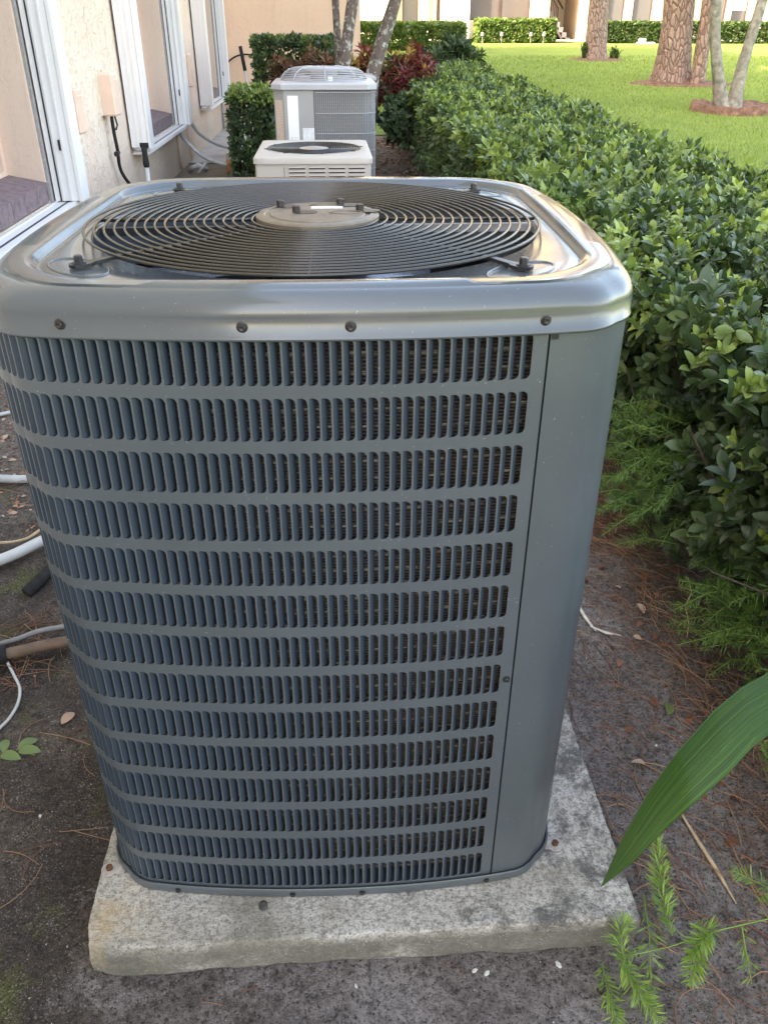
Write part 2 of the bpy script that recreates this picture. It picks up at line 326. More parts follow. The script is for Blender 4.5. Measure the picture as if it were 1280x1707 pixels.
class MB:
    def __init__(s): s.V = []; s.F = []
    def add(s, V, F):
        k = len(s.V); s.V += [tuple(v) for v in V]; s.F += [tuple(i+k for i in f) for f in F]; return s
    def box(s, x0, x1, y0, y1, z0, z1, bev=0):
        if bev <= 0:
            V = [(x, y, z) for z in (z0, z1) for y in (y0, y1) for x in (x0, x1)]
            return s.add(V, [(0, 2, 3, 1), (4, 5, 7, 6), (0, 1, 5, 4), (2, 6, 7, 3), (0, 4, 6, 2), (1, 3, 7, 5)])
        b = min(bev, (x1-x0)*.45, (y1-y0)*.45, (z1-z0)*.45)
        V = []; idx = {}
        for sx in (0, 1):
            for sy in (0, 1):
                for sz in (0, 1):
                    c = ((x0, x1)[sx], (y0, y1)[sy], (z0, z1)[sz]); d = [(1, -1)[q]*b for q in (sx, sy, sz)]
                    for ax in range(3):
                        p = [c[i]+(0 if i == ax else d[i]) for i in range(3)]
                        idx[(sx, sy, sz, ax)] = len(V); V.append(p)
        F = []
        for ax in range(3):
            o = [i for i in range(3) if i != ax]
            for q in (0, 1):
                ks = []
                for a, c in ((0, 0), (1, 0), (1, 1), (0, 1)):
                    t = [0]*3; t[ax] = q; t[o[0]] = a; t[o[1]] = c; ks.append(idx[(*t, ax)])
                if (q == 1) != (ax == 1): F.append(tuple(ks))
                else: F.append(tuple(ks[::-1]))
        for ax in range(3):
            o = [i for i in range(3) if i != ax]
            for a in (0, 1):
                for c in (0, 1):
                    t0 = [0]*3; t0[o[0]] = a; t0[o[1]] = c; t1 = t0[:]; t1[ax] = 1
                    f = (idx[(*t0, o[0])], idx[(*t1, o[0])], idx[(*t1, o[1])], idx[(*t0, o[1])]); F.append(f)
        for sx in (0, 1):
            for sy in (0, 1):
                for sz in (0, 1): F.append(tuple(idx[(sx, sy, sz, a)] for a in range(3)))
        return s.add(V, F)
    def tube(s, pts, rad, n=8, cap=True, close=False):
        P = [Vector(p) for p in pts]; m = len(P); rr = rad if isinstance(rad, (list, tuple)) else [rad]*m
        k = len(s.V); up = None
        for i, p in enumerate(P):
            a = P[(i-1) % m] if (i > 0 or close) else P[i]; b = P[(i+1) % m] if (i < m-1 or close) else P[i]
            d = (b-a).normalized()
            if up is None: up = d.orthogonal().normalized()
            else: up = (up-d*up.dot(d)).normalized()
            q = d.cross(up)
            for j in range(n):
                t = 2*PI*j/n; s.V.append(tuple(p+(up*math.cos(t)+q*math.sin(t))*rr[i]))
        for i in range(m if close else m-1):
            for j in range(n):
                a = k+i*n+j; b = k+i*n+(j+1) % n; c = k+((i+1) % m)*n+(j+1) % n; d = k+((i+1) % m)*n+j
                s.F.append((a, b, c, d))
        if cap and not close:
            s.F.append(tuple(k+j for j in range(n))[::-1]); s.F.append(tuple(k+(m-1)*n+j for j in range(n)))
        return s
    def lathe(s, prof, n=24, c=(0, 0, 0), cap=True):
        k = len(s.V)
        for r, z in prof:
            for j in range(n): s.V.append((c[0]+r*math.cos(2*PI*j/n), c[1]+r*math.sin(2*PI*j/n), c[2]+z))
        for i in range(len(prof)-1):
            for j in range(n): s.F.append((k+i*n+j, k+i*n+(j+1) % n, k+(i+1)*n+(j+1) % n, k+(i+1)*n+j))
        if cap:
            if prof[0][0] > 1e-6: s.F.append(tuple(k+j for j in range(n))[::-1])
            if prof[-1][0] > 1e-6: s.F.append(tuple(k+(len(prof)-1)*n+j for j in range(n)))
        return s
    def me(s, name, mat, smooth=False): return mesh(name, s.V, s.F, M[mat] if isinstance(mat, str) else mat, smooth)
    def put(s, name, mat, parent=None, smooth=False, loc=(0, 0, 0), rot=(0, 0, 0)):
        o = put(name, s.me(name, mat, smooth), parent, loc, rot)
        return o
def shade(o, ang=35):
    me = o.data; me.polygons.foreach_set('use_smooth', np.ones(len(me.polygons), bool))
    me.set_sharp_from_angle(angle=R(ang)); return o
def unit(v): return v/np.maximum(np.linalg.norm(v, axis=-1, keepdims=True), 1e-9)
def instance(T, F, O, A, Nn, S, tint):
    """template T (x along, y across, z normal) copied at O with axis A, normal Nn, scale S"""
    A = unit(A); Nn = unit(Nn-A*(Nn*A).sum(-1, keepdims=True)); B = np.cross(Nn, A)
    S = np.asarray(S).reshape(len(O), -1)
    if S.shape[1] == 1: S = np.repeat(S, 3, 1)
    V = O[:, None, :] + T[None, :, 0:1]*S[:, None, 0:1]*A[:, None, :] + T[None, :, 1:2]*S[:, None, 1:2]*B[:, None, :] + T[None, :, 2:3]*S[:, None, 2:3]*Nn[:, None, :]
    FF = (F[None]+(np.arange(len(O))*len(T))[:, None, None]).reshape(-1, F.shape[1])
    return V.reshape(-1, 3), FF, np.repeat(tint, len(T))
# leaf templates, unit length
def leaf_template(nl=5, wid=.26, fold=.10, curl=.16):
    T = []; 
    for i in range(nl+1):
        t = i/nl; wd = wid*math.sin(PI*min(1, t*.98+.02)**1.05)**.62 if 0 < t < 1 else (.02 if t == 0 else .004)
        z = -curl*t*t + .04*math.sin(PI*t)
        for sgn in (-1, 0, 1): T.append((t, sgn*wd, z+(fold*abs(sgn)*wd/wid*.8)))
    F = []
    for i in range(nl):
        for j in range(2): a = i*3+j; F.append((a, a+3, a+4, a+1))
    return np.array(T), np.array(F)
LT, LF = leaf_template(6, .25); LT2, LF2 = leaf_template(2, .27, .08, .12)

# ---------------------------------------------------------------- terrain
def sm(t): t = max(0., min(1., t)); return t*t*(3-2*t)
def zt(x, y):
    s = max(sm((x-1.3)/1.7), sm((y-14.7)/4))
    return s*(.06+.0343*max(0., min(y, 32.)))
def sheet(name, xs, ys, mat, dz=0, keep=None, amp=0):
    V = [(x, y, zt(x, y)+dz+(amp*noise.noise((x*9, y*9, .3))+amp*.5*noise.noise((x*31, y*31, 1.3)) if amp else 0)) for y in ys for x in xs]
    nx = len(xs); F = []
    for j in range(len(ys)-1):
        for i in range(nx-1):
            if keep and not keep((xs[i]+xs[i+1])/2, (ys[j]+ys[j+1])/2): continue
            a = j*nx+i; F.append((a, a+1, a+nx+1, a+nx))
    return structure(put(name, mesh(name, V, F, M[mat], True)))
fx = list(np.arange(-1.8, 1.75, .03)); fy = list(np.arange(-1.5, 3.0, .03))
gx = [-300, -80, -20, -6, -3] + fx + list(np.arange(1.8, 6, .4)) + [8, 12, 20, 40, 80, 300]
gy = [-300, -60, -12, -4, -2.2] + fy + list(np.arange(3.1, 36, .45)) + [40, 60, 120, 300]
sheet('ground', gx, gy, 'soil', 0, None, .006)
sheet('lawn', list(np.arange(1.72, 8, .3))+[9, 11, 14, 18, 25, 40, 80], list(np.arange(-12, 32.1, .5)), 'lawn', .012)
sheet('lawn', [-12, -6, -3, -1, 0, .5, 1, 1.72], list(np.arange(22.6, 32.1, .5)), 'lawn', .012)
sheet('lawn', [.7, 1.0, 1.3, 1.72], list(np.arange(13.0, 22.7, .4)), 'lawn', .012)
sheet('walkway', [-1.75, -1.2, -.75], list(np.arange(9.9, 14.95, .5)), 'walk', .008, None, .0)
sheet('path', list(np.arange(-12, 60, 1.)), [30.6, 31.2, 31.8], 'walk_far', .035)

# ---------------------------------------------------------------- rounded square paths
def rr_dir(th, half, rc, bow):
    """radius at polar angle th of a rounded square whose sides bow outwards"""
    c, s = math.cos(th), math.sin(th); a, b = abs(c), abs(s)
    # solve along the ray on the un-bowed rounded square, then add the bow
    t = half/max(a, b); x, y = a*t, b*t
    if x > half-rc and y > half-rc:
        cx = half-rc; B = (a+b)*cx; C = 2*cx*cx-rc*rc; t = B+math.sqrt(max(0, B*B-C)); x, y = a*t, b*t
    k = bow*(1-(min(x, y)/half)**2)
    return t*(1+k/max(x, y))
def ring_pts(half, rc, bow, z, n=192, th0=0):
    P = []
    for i in range(n):
        th = th0+2*PI*i/n; r = rr_dir(th, half, rc, bow) if rc is not None else half
        P.append((r*math.cos(th), r*math.sin(th), z))
    return P
def loft(rings, n):
    V = [p for r in rings for p in r]; F = []
    for i in range(len(rings)-1):
        for j in range(n): F.append((i*n+j, i*n+(j+1) % n, (i+1)*n+(j+1) % n, (i+1)*n+j))
    return V, F
HALF, RC, BOW = .40, .076, .0387
# dense arc-length path of the cabinet skin, clockwise from the seam on the front towards the left
_dense = []
for i in range(6000):
    th = -PI/2 + .63 - 2*PI*i/6000
    r = rr_dir(th, HALF, RC, BOW); _dense.append((r*math.cos(th), r*math.sin(th)))
_dense = np.array(_dense+[_dense[0]]); _k = int(np.argmin(np.hypot(_dense[:, 0]-.2935, _dense[:, 1]+.418)))
_dense = np.vstack([_dense[_k:-1], _dense[:_k+1]])
_L = np.r_[0, np.cumsum(np.hypot(*np.diff(_dense, axis=0).T))]; PER = _L[-1]
def skin(s, z, d=0):
    s %= PER
    x = np.interp(s, _L, _dense[:, 0]); y = np.interp(s, _L, _dense[:, 1])
    e = .004; x1 = np.interp((s+e) % PER, _L, _dense[:, 0]); y1 = np.interp((s+e) % PER, _L, _dense[:, 1])
    x0 = np.interp((s-e) % PER, _L, _dense[:, 0]); y0 = np.interp((s-e) % PER, _L, _dense[:, 1])
    tx, ty = x1-x0, y1-y0; l = math.hypot(tx, ty); tx /= l; ty /= l
    nx, ny = ty, -tx           # outward normal for the clockwise run
    if nx*x+ny*y < 0: nx, ny = -nx, -ny
    return (float(x+nx*d), float(y+ny*d), z), (tx, ty), (nx, ny)

# ================================================================ MAIN UNIT
AZ = .09
ac = thing('air_conditioner', 'large slate grey air conditioner with louvered front and round fan grille, nearest of all', 'air conditioner', (0, 0, AZ), R(-1.504))
ZT, ZB = 1.068, .018          # skin top and bottom above the pad
PITCH, HW, HH = .01468, .0121, .0590
ROW0, ROWP = 1.0622, .07525   # top of first row, row pitch (local z)
S0 = .0195                    # first hole edge from the seam
CORNER = .262                 # length of the plain corner panel round the right front corner
NC = int((PER-CORNER-2*S0)/PITCH)
def hole_outline():
    """D-shaped hole in (u to the left of its hinge side reversed, v down). u=0 is the right side of the hole"""
    r = .0072; P = []
    for i in range(5):          # top right corner, rounded
        a = PI/2*i/4; P.append((r-r*math.cos(PI/2-a) if False else r-r*math.sin(a), r-r*math.cos(a)) )
    P = [(r-r*math.sin(R(90*i/4)), r-r*math.cos(R(90*i/4))) for i in range(5)]      # from (r,0) to (0,r)
    Q = [(u, HH-v) for u, v in P[::-1]]                                             # (0,H-r) to (r,H)
    q = .0012
    return P + Q + [(HW-q, HH), (HW, HH-q), (HW, q), (HW-q, 0)]
HO = hole_outline()
def panel_mesh():
    V = []; F = []
    def vert(s, z): V.append(skin(s, z)[0]); return len(V)-1
    rows = [ROW0-i*ROWP for i in range(14)]
    margin = PITCH*1.0
    for ci in range(NC):
        s0 = S0+ci*PITCH - (PITCH-HW)/2; s1 = s0+PITCH
        for ri, zt_ in enumerate(rows):
            z1 = ZT if ri == 0 else (rows[ri-1]-HH+zt_)/2
            z0 = ZB if ri == 13 else (zt_-HH+rows[ri+1])/2
            h = [(s0+(PITCH-HW)/2+u, zt_-v) for u, v in HO]
            # cell boundary points matching each hole point
            hp = [vert(*p) for p in h]; cp = []
            for k, (a, b) in enumerate(h):
                if k < 5: q = (s0, zt_-.006*k/4) if k > 2 else (s0+(a-s0)*(1-k/2), z1) if k < 2 else (s0, z1)
                elif k < 10:
                    j = k-5; q = (s0, zt_-HH+.006*(1-j/2)) if j < 2 else (s0, z0) if j == 2 else (s0+(a-s0)*((j-2)/2), z0)
                elif k == 10: q = (s1, z0)
                elif k == 11: q = (s1, b)
                elif k == 12: q = (s1, b)
                else: q = (s1, z1)
                cp.append(vert(*q))
            n = len(h); um = s0+PITCH/2; vm = zt_-HH/2
            lp = []
            for a, b in h:
                V.append(skin(a+(um-a)*.05, b+(vm-b)*.012, -.0011)[0]); lp.append(len(V)-1)
            for k in range(n):
                F.append((hp[k], cp[k], cp[(k+1) % n], hp[(k+1) % n])); F.append((lp[k], hp[k], hp[(k+1) % n], lp[(k+1) % n]))
    # plain margins at both ends
    for sa, sb in ((0.0004, S0-(PITCH-HW)/2), (S0+NC*PITCH-(PITCH-HW)/2, PER-CORNER-.0016)):
        k = max(2, int((sb-sa)/.006))
        for i in range(k):
            a = sa+(sb-sa)*i/k; b = sa+(sb-sa)*(i+1)/k
            F.append((vert(a, ZB), vert(b, ZB), vert(b, ZT), vert(a, ZT)))
    return V, F
pv, pf = panel_mesh()
o = put('louvered_panel', mesh('louvered_panel', pv, pf, M['paint']), ac)
bpy.context.view_layer.update()
import bmesh
def weld(o, d=2e-5, solid=0):
    bm = bmesh.new(); bm.from_mesh(o.data); bmesh.ops.remove_doubles(bm, verts=bm.verts, dist=d)
    bmesh.ops.recalc_face_normals(bm, faces=bm.faces)
    bm.to_mesh(o.data); bm.free()
weld(o)
# louver tab: hinged on the left side of the hole, bending into the cabinet
def louver_mesh():
    V = []; F = []; nseg = 5; prof = [(0, 0)]
    a = 28.; x = y = 0
    for i in range(nseg):
        L = HW/nseg*1.22; x += L*math.cos(R(a)); y += L*math.sin(R(a)); prof.append((x, y)); a += 15.5
    for side in (0, 1):
        for i, (px, py) in enumerate(prof):
            t = i/nseg; e = .0005 if t < .4 else .0005+.0072*(1-math.sqrt(max(0, 1-((t-.4)/.6)**2)))
            tk = -.0007*side
            V.append((px, py-tk*.0, -e)); V.append((px, py, -HH+e))
    V = V[:2*(nseg+1)]
    for i in range(nseg): F.append((2*i, 2*i+1, 2*i+3, 2*i+2))
    # top and bottom cheeks of the pressed louver
    return V, F
lv, lf = louver_mesh(); LME = mesh('louver', lv, lf, M['louver'], True)
allv = []; lou = []
for ri in range(14):
    for ci in range(NC):
        s = S0+ci*PITCH+HW; p, tn, nn = skin(s, ROW0-ri*ROWP)
        ex = Vector((-tn[0], -tn[1], 0)); ey = Vector((-nn[0], -nn[1], 0)); ez = Vector((0, 0, 1))
        Mx = Matrix(((ex.x, ey.x, 0, p[0]), (ex.y, ey.y, 0, p[1]), (0, 0, 1, p[2]), (0, 0, 0, 1)))
        lou.append((ri, ci, Mx))
cnt = 0; sv_, sf_ = [], []
for ri, ci, Mx in lou:
    if ri < 7 and 1 <= ci < 43 and cnt < 294:
        q = put('louver', LME, ac); q.matrix_local = Mx; cnt += 1
    else:
        k = len(sv_); sv_ += [tuple(Mx @ Vector(v)) for v in lv]; sf_ += [tuple(i+k for i in f) for f in lf]
q = put('louver_bank', mesh('louver_bank', sv_, sf_, M['louver'], True), ac); q['kind'] = 'stuff'
# plain corner panel
V = []; F = []
ns = 34
for i in range(ns+1):
    s = PER-CORNER+(CORNER-.0022)*i/ns
    for z, d in ((.016, -.012), (.016, .0), (ZT-.0, .0)): V.append(skin(s, z, d+.0005)[0])
for i in range(ns):
    for j in range(2): a = i*3+j; F.append((a, a+3, a+4, a+1))
cpn = shade(put('corner_panel', mesh('corner_panel', V, F, M['paint']), ac)); weld(cpn)
# seam: dark gap strip behind, and the notch
V = []; F = []
for i, s in enumerate((PER-.006, 0, .006)):
    for z in (.02, ZT): V.append(skin(s, z, -.004)[0])
F = [(0, 2, 3, 1), (2, 4, 5, 3)]
put('seam_gap', mesh('seam_gap', V, F, M['black']), ac)
b = MB()
def on_skin_box(b, s0, s1, z0, z1, d0, d1):
    P = []
    for z in (z0, z1):
        for s, d in ((s0, d0), (s1, d0), (s1, d1), (s0, d1)): P.append(skin(s, z, d)[0])
    b.add(P, [(0, 1, 2, 3), (7, 6, 5, 4), (0, 4, 5, 1), (1, 5, 6, 2), (2, 6, 7, 3), (3, 7, 4, 0)])
on_skin_box(b, PER-.0125, PER-.0035, 1.0530, 1.0595, -.002, .0012)
b.put('notch', 'black', ac)
# coil
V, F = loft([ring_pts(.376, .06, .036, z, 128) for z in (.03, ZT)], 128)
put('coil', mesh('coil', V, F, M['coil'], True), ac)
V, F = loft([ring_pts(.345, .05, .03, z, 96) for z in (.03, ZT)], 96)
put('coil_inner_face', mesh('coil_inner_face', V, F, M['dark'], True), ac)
# base pan: low tray with a rolled lip
prof = [(-.02, .002), (.004, .0), (.0065, .004), (.0065, .020), (.005, .0225), (.003, .0215), (.0005, .012), (-.03, .012)]
V, F = loft([ring_pts(HALF+d, RC+max(d, 0), BOW, z, 192) for d, z in prof], 192)
V.append((0, 0, .012)); n_ = len(prof)-1
F += [(n_*192+j, n_*192+(j+1) % 192, len(V)-1) for j in range(192)]
shade(put('base_pan', mesh('base_pan', V, F, M['paint']), ac))
# top cap
HO_, RO_ = .376, .150
def caprings():
    Rg = []
    for d, z in ((-.004, 1.0605), (.0040, 1.0608), (.0048, 1.0618), (.0048, 1.0650), (.0036, 1.0660), (.0036, 1.0900)):
        Rg.append(ring_pts(HALF+d, RC+.004, BOW, z, 256))
    for i in range(1, 9):
        a = PI/2*i/8; d = .0036-.026*(1-math.cos(a)); z = 1.090+.0275*math.sin(a)
        Rg.append(ring_pts(HALF+d, RC+.004+.02*i/8, BOW, z, 256))
    Rg.append(ring_pts(.383, .116, .030, 1.1198, 256))
    Rg.append(ring_pts(.372, .128, .014, 1.1196, 256))
    Rg.append(ring_pts(.3685, .130, .010, 1.1180, 256))
    Rg.append(ring_pts(.3645, .130, .009, 1.1100, 256))
    Rg.append(ring_pts(.3625, .130, .008, 1.1080, 256))
    Rg.append(ring_pts(.3590, .130, .007, 1.1084, 256))
    Rg.append(ring_pts(.3560, None, 0, 1.1090, 256)) if False else None
    for r, z in ((.3530, 1.1088), (.3500, 1.1070), (.3475, 1.1020), (.3465, 1.09), (.3465, 1.02)):
        Rg.append(ring_pts(r, None, 0, z, 256))
    return Rg
V, F = loft(caprings(), 256)
cap = shade(put('top_cap', mesh('top_cap', V, F, M['paint_cap']), ac), 60)
# embossed pads round the grille bolts
BOLTS = []
for a in (-137.5, -47.5, 132., 45.):
    BOLTS.append((.412*math.cos(R(a)), .412*math.sin(R(a)), a))
for x, y, a in BOLTS:
    b = MB(); pts = []
    for i in range(40):
        t = 2*PI*i/40; u, v = .060*math.cos(t)-.004, .030*math.sin(t)
        ca, sa = math.cos(R(a+90)), math.sin(R(a+90)); pts.append((x*1.0+u*ca-v*sa, y*1.0+u*sa+v*ca, 1.1082))
    b.tube(pts, .0022, 6, close=True); b.put('embossed_rib', 'paint_cap', ac, True)
# fan grille
gr = MB(); 
NR = 18
for i in range(NR):
    r = .1010+(.357-.1010)*i/(NR-1)
    b = MB(); b.tube([(r*math.cos(2*PI*j/96), r*math.sin(2*PI*j/96), 1.1205) for j in range(96)], .0022, 8, close=True)
    b.put('grille_ring', 'wire', ac, True, (-.004, -.003, -.003))
for k, a in enumerate((-90, 90, 0, 180)):
    c, s = math.cos(R(a)), math.sin(R(a)); b = MB(); b.tube([(.09*c, .09*s, 1.1150), (.352*c, .352*s, 1.1150)], .0028, 8); b.put('grille_spoke', 'wire', ac, True)
for x, y, a in BOLTS:
    c, s = math.cos(R(a)), math.sin(R(a)); b = MB()
    b.tube([(.09*c, .09*s, 1.1148), (.330*c, .330*s, 1.1148)], .0030, 8)
    sp = b.put('grille_spoke', 'wire', ac, True)
    b = MB(); P = []
    for t, wd, z in ((.322, .0042, 1.1125), (.36, .0048, 1.1120), (.392, .0065, 1.1105), (.400, .0115, 1.1102), (.412, .0125, 1.1102), (.422, .0095, 1.1102), (.425, .003, 1.1102)):
        P.append((t, wd, z))
    V = []; F = []
    for t, wd, z in P:
        for sgn, dz in ((-1, 0), (1, 0), (1, .0045), (-1, .0045)): V.append((t*c-sgn*wd*s, t*s+sgn*wd*c, z+dz))
    for i in range(len(P)-1):
        for j in range(4): F.append((i*4+j, i*4+(j+1) % 4, i*4+4+(j+1) % 4, i*4+4+j))
    F += [(3, 2, 1, 0), tuple(len(V)-4+i for i in range(4))]
    cl = put('grille_clip', mesh('grille_clip', V, F, M['black']), ac)
    b = MB(); b.lathe([(.0095, 0), (.0095, .0016), (.0062, .0018), (.0058, .009), (.0045, .0105), (0, .0105)], 6, cap=False)
    b.put('bolt', 'black', ac, False, (x, y, 1.1146))
# hub plate with studs
b = MB(); b.lathe([(.099, 1.1145), (.099, 1.1225), (.0965, 1.1245), (.086, 1.1258), (.084, 1.1240), (.078, 1.1242), (.076, 1.1262), (0, 1.1265)], 64)
hub = shade(b.put('hub_plate', 'hub', ac), 40)
STUD = [(-.063, .050), (-.034, .000), (.036, .062), (.068, .012)]
for x, y in STUD:
    b = MB(); b.lathe([(0, .0002), (.0185, .0004), (.0185, .0010), (.0165, .0012), (0, .0012)], 20, cap=False); 
    o = b.put('stud_recess', 'black', hub, False, (x+.014, y-.002, 1.1262)); o.scale = (1.05, .8, 1)
    b = MB(); b.lathe([(.0066, 0), (.0066, .0080), (.0052, .0094), (0, .0094)], 10, cap=False); b.put('stud', 'steel', hub, False, (x, y, 1.127))
for q, rr_ in ((.020, (.012, .060)), (.022, (.045, -.004))):
    b = MB(); b.tube([(rr_[0]+.026*math.cos(2*PI*j/24), rr_[1]+.012*math.sin(2*PI*j/24), 1.1268) for j in range(24)], .0012, 5, close=True); b.put('emboss', 'hub', hub, True)
b = MB(); b.box(-.012, .040, .030, .043, 1.1264, 1.1274); b.put('hub_label', 'label', hub)
# motor, mount bars, fan
b = MB(); b.lathe([(0, .96), (.075, .965), (.08, .98), (.08, 1.095), (.06, 1.108), (0, 1.11)], 32, cap=False); shade(b.put('motor', 'black', ac), 40)
for a, mt in ((0, 'grey_unit'), (180, 'black')):
    c, s = math.cos(R(a+2)), math.sin(R(a+2)); b = MB()
    b.tube([(.07*c, .07*s, 1.100), (.348*c, .348*s, 1.100)], .0085, 4); b.put('motor_mount', mt, ac)
fan = MB(); fan.lathe([(0, .955), (.055, .955), (.055, .925), (0, .925)], 24, cap=False); fo = shade(fan.put('fan', 'dark', ac), 40)
for k in range(4):
    a0 = R(232+90*k); V = []; F = []
    for i in range(9):
        r = .05+.28*i/8; sw = .32*i/8
        hw = .30+.24*math.sin(PI*min(1, i/8*.9+.1))
        for j in range(5):
            u = (j/4-.5)*2*hw; th = a0+u+sw; V.append((r*math.cos(th), r*math.sin(th), 1.0+.05*(j/4-.5)*(1.2-.5*i/8)+.012*(1-(j/2-1)**2)))
    for i in range(8):
        for j in range(4): a = i*5+j; F.append((a, a+5, a+6, a+1))
    put('fan_blade', mesh('fan_blade', V, F, M['blade'], True), fo)
# screws
b = MB(); b.lathe([(.0070, 0), (.0070, .0010), (.0060, .0016), (.0042, .0018), (.0042, .0050), (.0034, .0058), (0, .0052)], 12, cap=False); SCR = b.me('screw', 'steel')
b = MB(); b.lathe([(.0060, 0), (.0060, .001), (.0040, .0014), (.0040, .0045), (.003, .005), (0, .005)], 8, cap=False); SCR2 = b.me('screw_small', 'black')
def s_at_x(x):      # arc length of a front point
    j = np.argmin(np.abs(_dense[:1800, 0]-x)+10*(_dense[:1800, 1] > 0)); return _L[j]
def screw(me, x, z, d):
    p, tn, nn = skin(s_at_x(x), z, d); o = put('screw', me, ac, p); o.rotation_euler = Vector((nn[0], nn[1], 0)).to_track_quat('Z', 'Y').to_euler()
for x in (-.291, -.0755, .0515, .286): screw(SCR, x, 1.0790, .003)
for x in (-.285, -.074, .0535, .2845): screw(SCR2, x, .011, .0062)
screw(SCR2, .2848, .5036, .0004)
# hold-down brackets on the pad
for x, y in ((-.436, -.362), (.424, -.360), (-.42, .42), (.44, .40)):
    b = MB(); b.lathe([(.0155, 0), (.0155, .0022), (.0145, .003), (.007, .003)], 20)
    sgn = 1 if x < 0 else -1
    b.box(min(0, sgn*.03), max(0, sgn*.03), -.010, .010, .0006, .0026)
    h = b.put('hold_down_bracket', 'washer', ac, False, (x*math.cos(.02625)-y*math.sin(.02625), x*math.sin(.02625)+y*math.cos(.02625), .0004))
    b = MB(); b.lathe([(.0068, .002), (.0068, .009), (.005, .0105), (0, .0105)], 6, cap=False); b.put('bolt', 'rust', h)

# ================================================================ PAD
def pad():
    x0, x1, y0, y1, h = -.452, .542, -.520, .53, .09
    nx, ny = 100, 106; nzs = 9
    V = []; F = []
    # side-and-top grid by lofting a perimeter
    per = []
    for i in range(nx): per.append((x0+(x1-x0)*i/nx, y0))
    for i in range(ny): per.append((x1, y0+(y1-y0)*i/ny))
    for i in range(nx): per.append((x1-(x1-x0)*i/nx, y1))
    for i in range(ny): per.append((x0, y1-(y1-y0)*i/ny))
    n = len(per); c = ((x0+x1)/2, (y0+y1)/2)
    rings = []
    for zz, ins in ((-.03, .006), (0, .006), (.012, .001), (.03, -.002), (.05, 0), (.074, 0), (.0868, .0002), (.0893, .0012), (.09, .0030), (.0902, .009), (.09, .04)):
        rg = []
        for px, py in per:
            dx = 1 if px <= x0 else -1 if px >= x1 else 0; dy = 1 if py <= y0 else -1 if py >= y1 else 0
            if abs(px-x0) < ins: dx = 1
            qx = max(x0+ins, min(x1-ins, px)); qy = max(y0+ins, min(y1-ins, py))
            nn = noise.noise((px*14, py*14, zz*30)); n2 = noise.noise((px*60, py*60, zz*70))
            chip = max(0, noise.noise((px*9+5, py*9, 3.3))-.25)*.03 if zz > .07 and zz < .0899 else 0
            lo = .012*max(0, noise.noise((px*22, py*22, 9.1))+.1)*(1 if zz < .02 else 0)
            a = (.0030*nn+.0022*n2+chip*1.5) if ins < .03 else 0
            if zz < .05 and ins < .03: a += .005*max(0, nn)
            cx_, cy_ = c[0]-qx, c[1]-qy; l = math.hypot(cx_, cy_)
            corner = math.exp(-((px-x0)**2+(py-y0)**2)/.0009)*.012
            rg.append((qx+cx_/l*(a+corner), qy+cy_/l*(a+corner), zz+(lo if 0 <= zz < .02 else 0)+(.0008*nn if .08 < zz else 0)))
        rings.append(rg)
    V, F = loft(rings, n)
    V.append((c[0], c[1], .09)); k = (len(rings)-1)*n
    F += [(k+j, k+(j+1) % n, len(V)-1) for j in range(n)]
    o = shade(put('concrete_pad', mesh('concrete_pad', V, F, M['concrete']), None), 22)
    tag(o, 'weathered square concrete slab with lichen under the large slate grey air conditioner', 'concrete pad')
pad()
b = MB(); b.lathe([(.0, .0), (.011, .0), (.012, .0012), (.006, .0022), (0, .002)], 12, cap=False)
o = b.put('tar_spot', 'tar', None, True, (-.140, -.4545, .0900)); o.scale = (.72, .9, .35)
tag(o, 'small round black tar blob on the front edge of the slab', 'tar blob')

# ================================================================ UNIT 2, low beige
u2 = thing('air_conditioner', 'low beige air conditioner with sunken black top grille and slotted front', 'air conditioner', (-.075, 4.28, .05))
W2, D2, H2 = .385, .98, .715
b = MB(); b.box(-W2+.012, W2-.012, .012, D2-.012, .0, H2-.03, .012); shade(b.put('cabinet', 'beige', u2))
def ring_rect(x0, x1, y0, y1, r, z, n=64):
    P = []
    cxm, cym = (x0+x1)/2, (y0+y1)/2; hx, hy = (x1-x0)/2, (y1-y0)/2
    for i in range(n):
        th = 2*PI*(i+.5)/n; c, s = math.cos(th), math.sin(th); t = min(hx/max(abs(c), 1e-6), hy/max(abs(s), 1e-6)); x, y = c*t, s*t
        if abs(x) > hx-r and abs(y) > hy-r:
            cx, cy = math.copysign(hx-r, x), math.copysign(hy-r, y); B = c*cx+s*cy; C = cx*cx+cy*cy-r*r; t = B+math.sqrt(max(0, B*B-C)); x, y = c*t, s*t
        P.append((cxm+x, cym+y, z))
    return P
n = 96; CY2 = D2/2
def circ(r, z, n=96, cy=CY2): return [(r*math.cos(2*PI*(i+.5)/n), cy+r*math.sin(2*PI*(i+.5)/n), z) for i in range(n)]
V, F = loft([ring_rect(-W2, W2, 0, D2, .03, H2-.040, n), ring_rect(-W2, W2, 0, D2, .03, H2-.01, n), ring_rect(-W2+.006, W2-.006, .006, D2-.006, .03, H2-.002, n),
             ring_rect(-W2+.02, W2-.02, .02, D2-.02, .03, H2, n), circ(.335, H2), circ(.325, H2-.004), circ(.318, H2-.03), circ(.318, H2-.2)], n)
shade(put('top_cover', mesh('top_cover', V, F, M['beige']), u2), 45)
b = MB(); b.lathe([(0, H2-.2), (.33, H2-.2)], 32, (0, CY2, 0), cap=False); b.put('fan_well', 'dark', u2)
for i in range(14):
    r = .09+.225*i/13; b = MB(); b.tube([(r*math.cos(2*PI*j/40), CY2+r*math.sin(2*PI*j/40), H2+.004-.006*(1-i/13)) for j in range(40)], .003, 4, close=True); b.put('grille_ring', 'black', u2, True)
